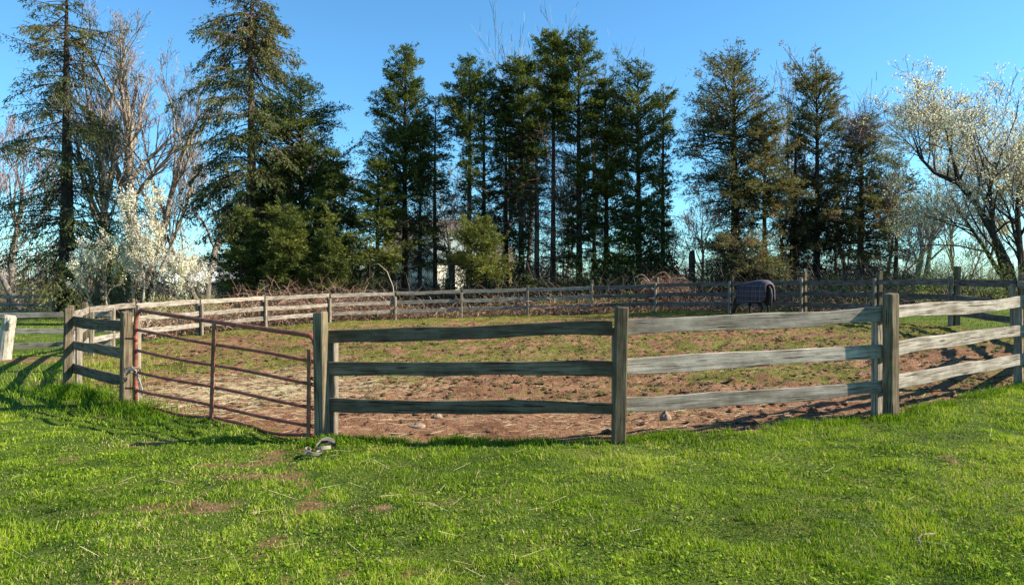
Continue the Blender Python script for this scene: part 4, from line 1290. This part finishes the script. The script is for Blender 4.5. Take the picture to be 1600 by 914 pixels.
    bare_tree(1055, 40, [(0, (.25, 0, 1), 3.6, .09), (-.5, (-.3, 0, 1), 3.3, .08)], 'low dark bare shrub tree in the sky gap beside the tall stump', 62, 3, .55, (5, 5, 4), 'bark', 'twig', minr=.009, name='bare_tree')
    for (px_, d_, L_, lb_, sd_) in ((712, 40.5, 6.0, 'slim leafless tree in the gap right of the green roof', 101), (872, 40, 7.5, 'leafless tan tree behind the tufted olive hemlock', 102),
                                  (1100, 41, 4.6, 'low leafless tree left of the large open cedar', 103), (1215, 39.5, 5.6, 'leafless tree in front of the gap between the large cedars', 104),
                                  (1305, 39, 5.6, 'leafless tree between the twin-trunked and the viny cedar', 105), (1385, 36, 4.4, 'leafless shrubby tree right of the viny cedar', 106),
                                  (1500, 36, 3.9, 'leafless tree seen beneath the long flowering limb', 107)):
        bare_tree(px_, d_, [(0, (.04, 0, 1), L_, .11), (.25, (.28, 0, 1), L_ * .7, .07)], lb_, sd_, 4, .55, (8, 6, 5, 3), 'bark_grey', 'twig', minr=.009)
    # flowering trees
    bare_tree(225, 30, [(0, (-.08, 0, 1), 4.7, .06), (.25, (.10, 0, 1), 3.6, .05), (-.35, (-.16, .1, 1), 3.3, .05), (.6, (.2, 0, 1), 2.6, .04)], 'white blossoming pear with crowded upright stems in front of the maple', 71, 4, .38, (8, 5, 4, 3), 'bark_tan', 'twig',
              blossoms=12500, bsize=.075, name='pear_tree', btint=(0, .86), up=.16, decay=.5, minr=.006, gap=.30)
    bare_tree(168, 31, [(0, (-.05, 0, 1), 2.9, .05), (-.2, (-.35, 0, 1), 2.4, .04)], 'smaller greenish white pear just right of the spruce trunk', 72, 4, .45, (7, 5, 4, 3), 'bark_tan', 'twig',
              blossoms=5000, bsize=.07, name='pear_tree', btint=(.2, 1), up=.12, decay=.6, minr=.006, gap=.38)
    bare_tree(272, 31, [(0, (.15, 0, 1), 2.5, .045), (.1, (.5, 0, .9), 2.1, .04), (-.2, (-.2, 0, 1), 2.6, .04)], 'low white blossoming pear at the left end of the bramble bank', 73, 4, .55, (6, 5, 4, 3), 'bark_tan', 'twig',
              blossoms=6500, bsize=.07, name='pear_tree', btint=(0, .84), up=.06, decay=.6, minr=.006, gap=.34)
    # right flowering tree : long limb leaning left, stems upright
    S_ = 27.0 / F
    def q(px, py, dy=0.): return (wx(px, 27.0) - wx(1592, 27.0), dy, wz(py, 27.0) - (float(base_h(wx(1592, 27.0), 27.0)) - .05))
    bare_tree(1592, 27.0, [(.3, (.06, .1, 1), 5.9, .15), (.6, (.35, .1, 1), 5.8, .13), (-.1, (-.10, .3, 1), 5.8, .12), (.2, (-.4, -.1, 1), 4.4, .09), (.1, (-.25, .6, 1), 4.6, .12)],
              'large white flowering tree on the right edge with a long limb leaning left', 74, 4, .66, (8, 6, 5, 4), 'bark', 'twig', blossoms=40000, bsize=.065,
              name='flowering_tree', btint=(0, .86), up=.05, decay=.62, minr=.007, gap=.12,
              custom=[([q(1586, 470), q(1578, 420), q(1560, 370, .2), q(1535, 320, .3), q(1508, 285, .4), q(1470, 268, .4), q(1445, 245, .3), q(1432, 215, .2)], [.17, .155, .13, .11, .09, .07, .05, .025], 18),
                      ([q(1508, 285, .4), q(1495, 250, .2), q(1480, 210, 0), q(1470, 185, 0)], [.07, .055, .04, .02], 7)])
    bare_tree(1650, 31.0, [(0, (-.05, 0, 1), 5.2, .2), (-.3, (-.35, 0, 1), 5.0, .16)], 'second white flowering tree partly beyond the right edge of the picture', 75, 4, .5, (6, 5, 5, 4), 'bark', 'twig', blossoms=16000, bsize=.08,
              name='flowering_tree', btint=(0, .88), up=.12, decay=.6, minr=.008, gap=.36)

# vines over a cedar top
def arcs(n, cx_, cy_, cz_, sx_, sy_, L, hh_, rg, rad=.009, seg=5, droopy=1.0):
    a = rg.uniform(0, 6.28, n); el = rg.uniform(.3, 1.3, n)
    p = np.stack([cx_ + rg.normal(0, 1, n) * sx_, cy_ + rg.normal(0, 1, n) * sy_, np.broadcast_to(cz_, (n,)) + 0.0], 1)
    d = np.stack([np.cos(a) * np.cos(el), np.sin(a) * np.cos(el), np.sin(el)], 1)
    ln = L * rg.uniform(.5, 1.2, n); P0a = []; P1a = []; ra = []; rb = []
    for i in range(seg):
        q = p + d * (ln / seg)[:, None]
        P0a.append(p); P1a.append(q)
        ra.append(np.full(n, rad * (1 - i / seg * .7))); rb.append(np.full(n, rad * (1 - (i + 1) / seg * .7)))
        d = d + rg.normal(0, .16, (n, 3)); d[:, 2] -= droopy * 1.5 / seg
        d /= np.linalg.norm(d, axis=1, keepdims=True); p = q
    v, l, c = tubes(np.concatenate(P0a), np.concatenate(P1a), np.concatenate(ra), np.concatenate(rb), 1)
    t_ = np.tile(np.clip(rg.normal(.45, .25, n), 0, 1), seg)
    return v, l, c, np.repeat(t_, 4)

rg = np.random.default_rng(88)
g = Geo()
vx, vy = wx(1345, 36.8), 36.8
g.add(*arcs(420, vx, vy, wz(215, 36.8) + rg.normal(0, .5, 420), .45, .4, 2.0, 1, rg, .010))
o = g.build('vine_tangle', M['twig_red']); tag(o, 'purple brown vine tangle arching over the top of the right cedar', 'vine')

# brambles along the outside of the far fence
g = Geo()
def bramble_band(n, px0, px1, off0, off1, L, rad, top=1.0):
    px = rg.uniform(px0, px1, n)
    # distance of the fence line at that pixel column (far side)
    sl_x = (px - CX) / F
    far = np.interp(px, [138, 211, 312, 413, 515, 618, 721, 824, 925, 1025, 1142, 1255, 1370], [17.2, 20.2, 23.3, 26.6, 29.3, 30.5, 30.8, 30.8, 30.5, 29.6, 27.2, 24.3, 21.3])
    dd = far + rg.uniform(off0, off1, n)
    return sl_x * dd, dd
def add_band(n, px0, px1, off0, off1, L, rad, droopy=1.0):
    x, y = bramble_band(n, px0, px1, off0, off1, L, rad)
    v, l, c, t_ = arcs(n, 0, 0, 0., 0, 0, L, 1, rg, rad, 5, droopy)
    zz = base_h(x, y)
    offv = np.stack([x, y, zz], 1)                       # tubes are ordered seg-major
    ofr = np.repeat(np.tile(offv, (5, 1)), 4, 0)
    g.add(v + ofr, l, c, t_)
add_band(1500, 300, 640, .4, 3.0, 1.9, .009)
add_band(1900, 380, 570, 1.2, 3.8, 2.3, .009)
add_band(700, 210, 330, .8, 5.0, 1.5, .009)
add_band(1500, 600, 1060, .2, 1.6, 1.2, .009)
add_band(500, 840, 950, -.3, .8, 1.2, .010)
add_band(650, 1050, 1190, .3, 2.6, 1.3, .010)
add_band(300, 1190, 1500, 1.5, 4, 1.1, .010)
o = g.build('brambles', M['bramble']); tag(o, 'tangled reddish brown brambles growing all along the far side of the paddock fence', 'brambles', kind='stuff')
# domed bramble mounds
g = Geo()
mx, my = wx(1040, 31.5), 31.5
n = 1100; a = rg.uniform(0, 6.28, n)
v, l, c, t_ = arcs(n, mx, my, float(base_h(mx, my)) + .7 + np.abs(rg.normal(0, .22, n)), .38, .35, 1.1, 1, rg, .008, 5, 1.5)
g.add(v, l, c, t_)
o = g.build('bramble_mound', M['bramble']); tag(o, 'rounded russet bramble mound above the far fence, left of the horse', 'brambles')
for i, (px, py0, dz, s_, lb) in enumerate(((618, 402, 0, 1, 'single pale cane arching up behind the fence in front of the low olive hemlock'),)):
    d = 31.4; x0 = wx(px, d); z0 = float(base_h(x0, d))
    g = Geo()
    g.add(*polytube([(x0, d, z0), (x0 - .03, d, z0 + .7), (x0 - .12, d, z0 + 1.5), (x0 - .4, d, z0 + 2.2), (x0 - .8, d, z0 + 2.55), (x0 - 1.15, d, z0 + 2.5)], [.028, .026, .022, .017, .012, .006], 6, .05), .9)
    g.add(*polytube([(x0, d + .1, z0), (x0 - .5, d, z0 + .9), (x0 - 1.1, d, z0 + 1.3), (x0 - 1.6, d, z0 + 1.3)], [.022, .02, .014, .007], 6, .05), .9)
    o = g.build('arching_cane', M['bramble'], smooth=True); tag(o, lb, 'cane')
# pale fallen branches on the bramble bank
for i, (px, py, d, lb) in enumerate(((530, 432, 32.2, 'forked pale dead branch lying on the bramble bank in front of the hemlocks'),)):
    bare_tree(px, d, [(0, (.7, 0, .8), 1.6, .03), (-.1, (-.2, 0, 1), 1.2, .025)], lb, 90 + i, 2, .5, (4, 3), 'bark_tan', 'bramble', name='dead_branch', cat='branch', up=-.05)

# undergrowth behind the brambles: dark evergreen ground layer
def leaf_cloud(name, boxes, m_, label, cat, sz=.16, t0=.05, t1=.5):
    Vs = []; tn = []
    for (px0, px1, d0, d1, h, n) in boxes:
        px = rg.uniform(px0, px1, n); d = rg.uniform(d0, d1, n)
        x = (px - CX) / F * d
        top = h * np.clip(3.2 * fbm(x * .55, d * .5, 7, 3) - .75, .15, 1.7)
        z = base_h(x, d) + top * rg.random(n) ** .8
        p = np.stack([x, d, z], 1)
        dv = rg.normal(0, 1, (n, 3)); dv[:, 2] += .3; dv /= np.linalg.norm(dv, axis=1, keepdims=True)
        Vs.append(leaf_tris(p, dv, rg.uniform(.6, 1.3, n) * sz, rg.uniform(.3, .6, n) * sz, rg)); tn.append(rg.uniform(t0, t1, n))
    V = np.concatenate(Vs); n = len(V) // 3
    o = mk(name, V, np.arange(n * 3), np.full(n, 3), m_, tint=np.repeat(np.concatenate(tn), 3))
    return tag(o, label, cat, kind='stuff')
leaf_cloud('undergrowth', [(340, 560, 34.5, 41, 1.9, 12000), (560, 800, 33.5, 41, 1.3, 9000), (800, 1060, 34, 42, 2.2, 20000), (1060, 1300, 33, 40, 1.6, 9000), (1300, 1450, 31, 38, 1.0, 4000)],
           M['needle'], 'dark low evergreen undergrowth below the conifers', 'undergrowth', .2, .0, .45)
leaf_cloud('green_weeds', [(225, 400, 26.5, 32.5, .9, 6000), (820, 1010, 31.8, 33.5, .6, 2500), (560, 800, 32, 33, .5, 1500)],
           M['shrub'], 'fresh green weeds showing among the brambles behind the fence', 'weeds', .09, .2, .9)
leaf_cloud('budding_hedge', [(1240, 1450, 25.5, 30, .75, 6000), (1430, 1700, 23.5, 29, 1.75, 15000)],
           M['shrub'], 'yellow-green budding hedge below the white flowering tree', 'hedge', .065, .1, .9)
g = Geo()
for (px0, px1, d0, d1, n, L) in ((1240, 1700, 24.5, 29, 1300, 1.7), (-60, 330, 40, 60, 1800, 2.6), (560, 1060, 32.5, 42, 4200, 2.6), (1060, 1500, 31, 41, 2800, 2.6)):
    px = rg.uniform(px0, px1, n); d = rg.uniform(d0, d1, n); x = (px - CX) / F * d
    v, l, c, t_ = arcs(n, 0, 0, 0., 0, 0, L, 1, rg, .011, 5, .45)
    g.add(v + np.repeat(np.tile(np.stack([x, d, base_h(x, d)], 1), (5, 1)), 4, 0), l, c, t_)
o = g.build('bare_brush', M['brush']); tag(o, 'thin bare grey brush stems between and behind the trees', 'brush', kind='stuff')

# far wood on the horizon
g = Geo()
for (px0, px1, d0, d1, n, hgt) in ((-1100, 620, 75, 120, 1300, 7.0), (620, 2600, 130, 240, 1500, 5.5)):
    px = rg.uniform(px0, px1, n); d = rg.uniform(d0, d1, n); x = (px - CX) / F * d; z = base_h(x, d)
    hv = hgt * rg.uniform(.4, 1.0, n); ln = rg.normal(0, .08, (n, 2))
    p0 = np.stack([x, d, z], 1); p1 = p0 + np.stack([ln[:, 0] * hv, ln[:, 1] * hv, hv], 1)
    v, l, c = tubes(p0, p1, np.full(n, .07), np.full(n, .015), 3); g.add(v, l, c, .5)
    ii_ = rg.integers(0, n, n * 16); t_ = rg.uniform(.15, 1, len(ii_))[:, None]
    s0 = p0[ii_] * (1 - t_) + p1[ii_] * t_; dv = rg.normal(0, .6, (len(ii_), 3)); dv[:, 2] = np.abs(dv[:, 2]) + .3
    v, l, c = tubes(s0, s0 + dv * hv[ii_][:, None] * .17, np.full(len(ii_), .035), np.full(len(ii_), .012), 1)
    g.add(v, l, c, np.repeat(np.clip(rg.normal(.55, .2, len(ii_)), 0, 1), 4))
o = g.build('far_wood', M['twig_red']); tag(o, 'far-off leafless wood along the horizon', 'wood', kind='stuff')

# dead stump posts among the trees
for px, ty, d, lb in ((706, 402, 35.5, 'dark broken stump trunk in front of the cream house wall'), (1081, 392, 35, 'dark upright stump trunk standing alone in the sky gap')):
    x0 = wx(px, d); z0 = float(base_h(x0, d)); zt = wz(ty, d)
    g = Geo()
    g.add(*polytube([(x0, d, z0 - .1), (x0, d, z0 + 1), (x0 + .01, d, zt - .25), (x0 + .03, d, zt - .05), (x0 + .09, d, zt + .05)], [.19, .165, .16, .13, .03], 9, .07, seed=px))
    o = g.build('stump', M['bark'], smooth=True); tag(o, lb, 'stump', 'dead stump trunks')

# ------------------------------------------------------------------ house behind the trees
hx, hy = wx(690, 56), 56.0
house = empty('farmhouse', (hx, hy, 0), 'cream and yellow farmhouse with brown and grey-green roofs behind the hemlocks', 'house')
def hpart(name, v, l, c, m_, parent=house):
    return mk(name, v, l, c, m_, parent)
def gable(name_w, name_r, x0, x1, y0, y1, zb, ze, zr, axis, mw, mr, rot, off, thick=.15, over=.35):
    """gabled block; ridge along axis; coordinates local to a rotated frame"""
    R_ = Matrix.Rotation(rot, 4, 'Z'); O_ = Vector(off)
    def tr(vs_): return [tuple(R_ @ Vector(q) + O_) for q in vs_]
    if axis == 'X':
        ym = (y0 + y1) / 2
        v = [(x0, y0, zb), (x1, y0, zb), (x1, y1, zb), (x0, y1, zb), (x0, y0, ze), (x1, y0, ze), (x1, y1, ze), (x0, y1, ze), (x0, ym, zr - .05), (x1, ym, zr - .05)]
        l = [0, 1, 5, 4, 1, 2, 6, 9, 5, 2, 3, 7, 6, 3, 0, 4, 8, 7]; c = [4, 5, 4, 5]
        wall = hpart(name_w, tr(v), l, c, mw)
        sl_ = (zr - ze) / (ym - y0)
        for s_ in (0, 1):
            ya = y0 - over if s_ == 0 else y1 + over
            za = ze - over * sl_
            q = [(x0 - over, ya, za), (x1 + over, ya, za), (x1 + over, ym, zr), (x0 - over, ym, zr)]
            q2 = [(a, b, c_ + thick) for a, b, c_ in q]
            hpart(name_r, tr(q + q2), [0, 1, 2, 3, 4, 7, 6, 5, 0, 4, 5, 1, 1, 5, 6, 2, 2, 6, 7, 3, 3, 7, 4, 0], [4] * 6, mr)
    return wall, tr
zb = -.5
w1, tr1 = gable('wall', 'roof', -5.0, 2.6, 0, 7, zb, wz(400, 57), wz(344, 60), 'X', M['wall_cream'], M['roof_brown'], 0, (0, 1.5, 0))
w2, tr2 = gable('wing_wall', 'wing_roof', -2.6, 3.2, -2.4, 2.4, zb, wz(402, 51), wz(366, 52), 'X', M['wall_cream'], M['roof_green'], .62, (1.0, -3.6, 0))
w3, tr3 = gable('annex_wall', 'annex_roof', -1.6, 1.8, -1.5, 1.5, zb, wz(408, 50), wz(385, 50), 'X', M['wall_yellow'], M['roof_brown'], .2, (3.9, -3.4, 0))
def window(tr, x, y, z, w_, h_, face):
    def bx_(a, b, c_, d_, e, f_): 
        v, l, c = boxv(a, b, c_, d_, e, f_); return tr(v), l, c
    if face == 'front':
        fr_ = hpart('window', *bx_(x - w_ / 2 - .08, x + w_ / 2 + .08, y - .06, y - .003, z - .08, z + h_ + .08), M['trim'])
        mk('pane', *bx_(x - w_ / 2, x + w_ / 2, y - .075, y - .062, z, z + h_), M['glass'], fr_)
    else:
        fr_ = hpart('window', *bx_(x + .003, x + .06, y - w_ / 2 - .08, y + w_ / 2 + .08, z - .08, z + h_ + .08), M['trim'])
        mk('pane', *bx_(x + .062, x + .075, y - w_ / 2, y + w_ / 2, z, z + h_), M['glass'], fr_)
for xx_ in (-3.4, -1.2, 1.2): window(tr1, xx_, 0, .6, .8, 1.3, 'front')
window(tr2, 3.2, .9, .5, .8, 1.2, 'side'); window(tr2, 1.0, -2.4, .5, .8, 1.2, 'front'); window(tr2, -1.4, -2.4, .5, .8, 1.2, 'front')
window(tr3, .2, -1.5, .4, .7, 1.1, 'front')
v, l, c = boxv(1.5, 2.1, 4.6, 5.2, wz(372, 58), wz(330, 58)); hpart('chimney', tr1(v), l, c, plain('brick_chimney', (.25, .11, .08), .9))
# grey shed far left of house behind the pears
sh = empty('field_shed', (wx(300, 70), 70, 0), 'long low white shed roof far behind the low white pear', 'shed')
v, l, c = boxv(-4.5, 4.5, 0, 4, -.5, 1.35); mk('wall', v, l, c, M['roof_brown'], sh)
v = [(-4.8, -.3, 1.3), (4.8, -.3, 1.3), (4.8, 4.3, 2.3), (-4.8, 4.3, 2.3), (-4.8, -.3, 1.45), (4.8, -.3, 1.45), (4.8, 4.3, 2.45), (-4.8, 4.3, 2.45)]
mk('roof', v, [0, 3, 2, 1, 4, 5, 6, 7, 0, 1, 5, 4, 1, 2, 6, 5, 2, 3, 7, 6, 3, 0, 4, 7], [4] * 6, M['trim'], sh)

# ------------------------------------------------------------------ horse
hd = math.atan2(.965, -.26)
HS = .93
hxp, hyp = 8.60, 23.9
horse = empty('horse', (hxp, hyp, gz(hxp, hyp)), 'dark horse in a navy plaid blanket grazing by the far fence, tail towards us', 'horse')
horse.rotation_euler = (0, 0, hd); horse.scale = (HS, HS, HS)
verts = []; edges = []; rad = []
def sv(p, r_, par=None):
    verts.append(p); rad.append(r_)
    if par is not None: edges.append((par, len(verts) - 1))
    return len(verts) - 1
b0 = sv((-.30, 0, 1.10), (.30, .31))
b1 = sv((-.58, 0, 1.12), (.29, .28), b0)
b2 = sv((-.78, 0, 1.10), (.17, .19), b1)
b3 = sv((.10, 0, 1.04), (.31, .31), b0)
b4 = sv((.45, 0, 1.08), (.25, .29), b3)
n1_ = sv((.74, 0, 1.02), (.14, .22), b4)
n2_ = sv((1.02, -.02, .78), (.10, .17), n1_)
n3_ = sv((1.22, -.04, .52), (.085, .12), n2_)
h1 = sv((1.32, -.05, .36), (.085, .115), n3_)
h2 = sv((1.37, -.05, .20), (.06, .08), h1)
h3 = sv((1.39, -.05, .09), (.05, .055), h2)
for s_ in (-1, 1):
    a1 = sv((1.22, s_ * .07 - .04, .62), (.03, .03), n3_)
    sv((1.20, s_ * .10 - .04, .71), (.01, .014), a1)
    l1 = sv((-.58, s_ * .15, .86), (.14, .17), b1)
    l2 = sv((-.50, s_ * .17, .66), (.085, .11), l1)
    l3 = sv((-.74 + (.08 if s_ < 0 else 0), s_ * .17, .45), (.05, .062), l2)
    l4 = sv((-.70 + (.10 if s_ < 0 else 0), s_ * .17, .16), (.034, .036), l3)
    sv((-.64 + (.10 if s_ < 0 else 0), s_ * .17, .04), (.055, .055), l4)
    f1 = sv((.50, s_ * .15, .80), (.10, .12), b4)
    if s_ > 0: kn, ft, hf_ = (.70, .28, .45), (.82, .44, .15), (.86, .50, .04)
    else: kn, ft, hf_ = (.48, -.16, .44), (.47, -.16, .14), (.51, -.16, .04)
    f2 = sv(kn, (.052, .056), f1); f3 = sv(ft, (.036, .036), f2); sv(hf_, (.054, .054), f3)
me = bpy.data.meshes.new('body'); me.from_pydata(verts, edges, []); me.materials.append(M['horse'])
ho = bpy.data.objects.new('body', me); COL.objects.link(ho); ho.parent = horse
sm = ho.modifiers.new('skin', 'SKIN'); sm.use_smooth_shade = True
for i, v_ in enumerate(me.skin_vertices[0].data):
    v_.radius = rad[i]; v_.use_root = (i == 0)
ss = ho.modifiers.new('sub', 'SUBSURF'); ss.levels = 2; ss.render_levels = 2
# tail
gt = Geo(); gt.add(*polytube([(-.90, 0, 1.24), (-1.0, 0, 1.12), (-1.03, .0, .9), (-1.02, .01, .65), (-1.0, .02, .42)], [.035, .06, .075, .065, .015], 10, .08))
gt.build('tail', M['tail'], horse, smooth=True)
# blanket shell over back and flanks
st_ = [(-.95, .16, 1.30, .74), (-.90, .27, 1.42, .64), (-.60, .36, 1.50, .62), (-.1, .385, 1.42, .58), (.3, .37, 1.38, .56), (.55, .34, 1.34, .52), (.74, .28, 1.20, .50)]
V = []; m_ = 15
for (x_, hw_, tp, bt) in st_:
    for j in range(m_):
        a = -1 + 2 * j / (m_ - 1)
        th_ = a * 1.0
        s_ = abs(a)
        if s_ < .5: ang = a / .5 * math.pi / 2; yy_ = math.sin(ang) * hw_; zz_ = tp - hw_ * .95 * (1 - math.cos(ang))
        else:
            yy_ = math.copysign(hw_ * (1 + .06 * (s_ - .5)), a); zz_ = (tp - hw_ * .95) + (bt - (tp - hw_ * .95)) * (s_ - .5) / .5
        V.append((x_ + (-.03 * (s_ > .5)) , yy_, zz_))
l = []; c = []
for i in range(len(st_) - 1):
    for j in range(m_ - 1):
        l += [i * m_ + j, i * m_ + j + 1, (i + 1) * m_ + j + 1, (i + 1) * m_ + j]; c.append(4)
bl = mk('blanket', V, l, c, M['blanket'], horse, smooth=True)
so_ = bl.modifiers.new('thick', 'SOLIDIFY'); so_.thickness = .02
sb = bl.modifiers.new('sub', 'SUBSURF'); sb.levels = 1; sb.render_levels = 2
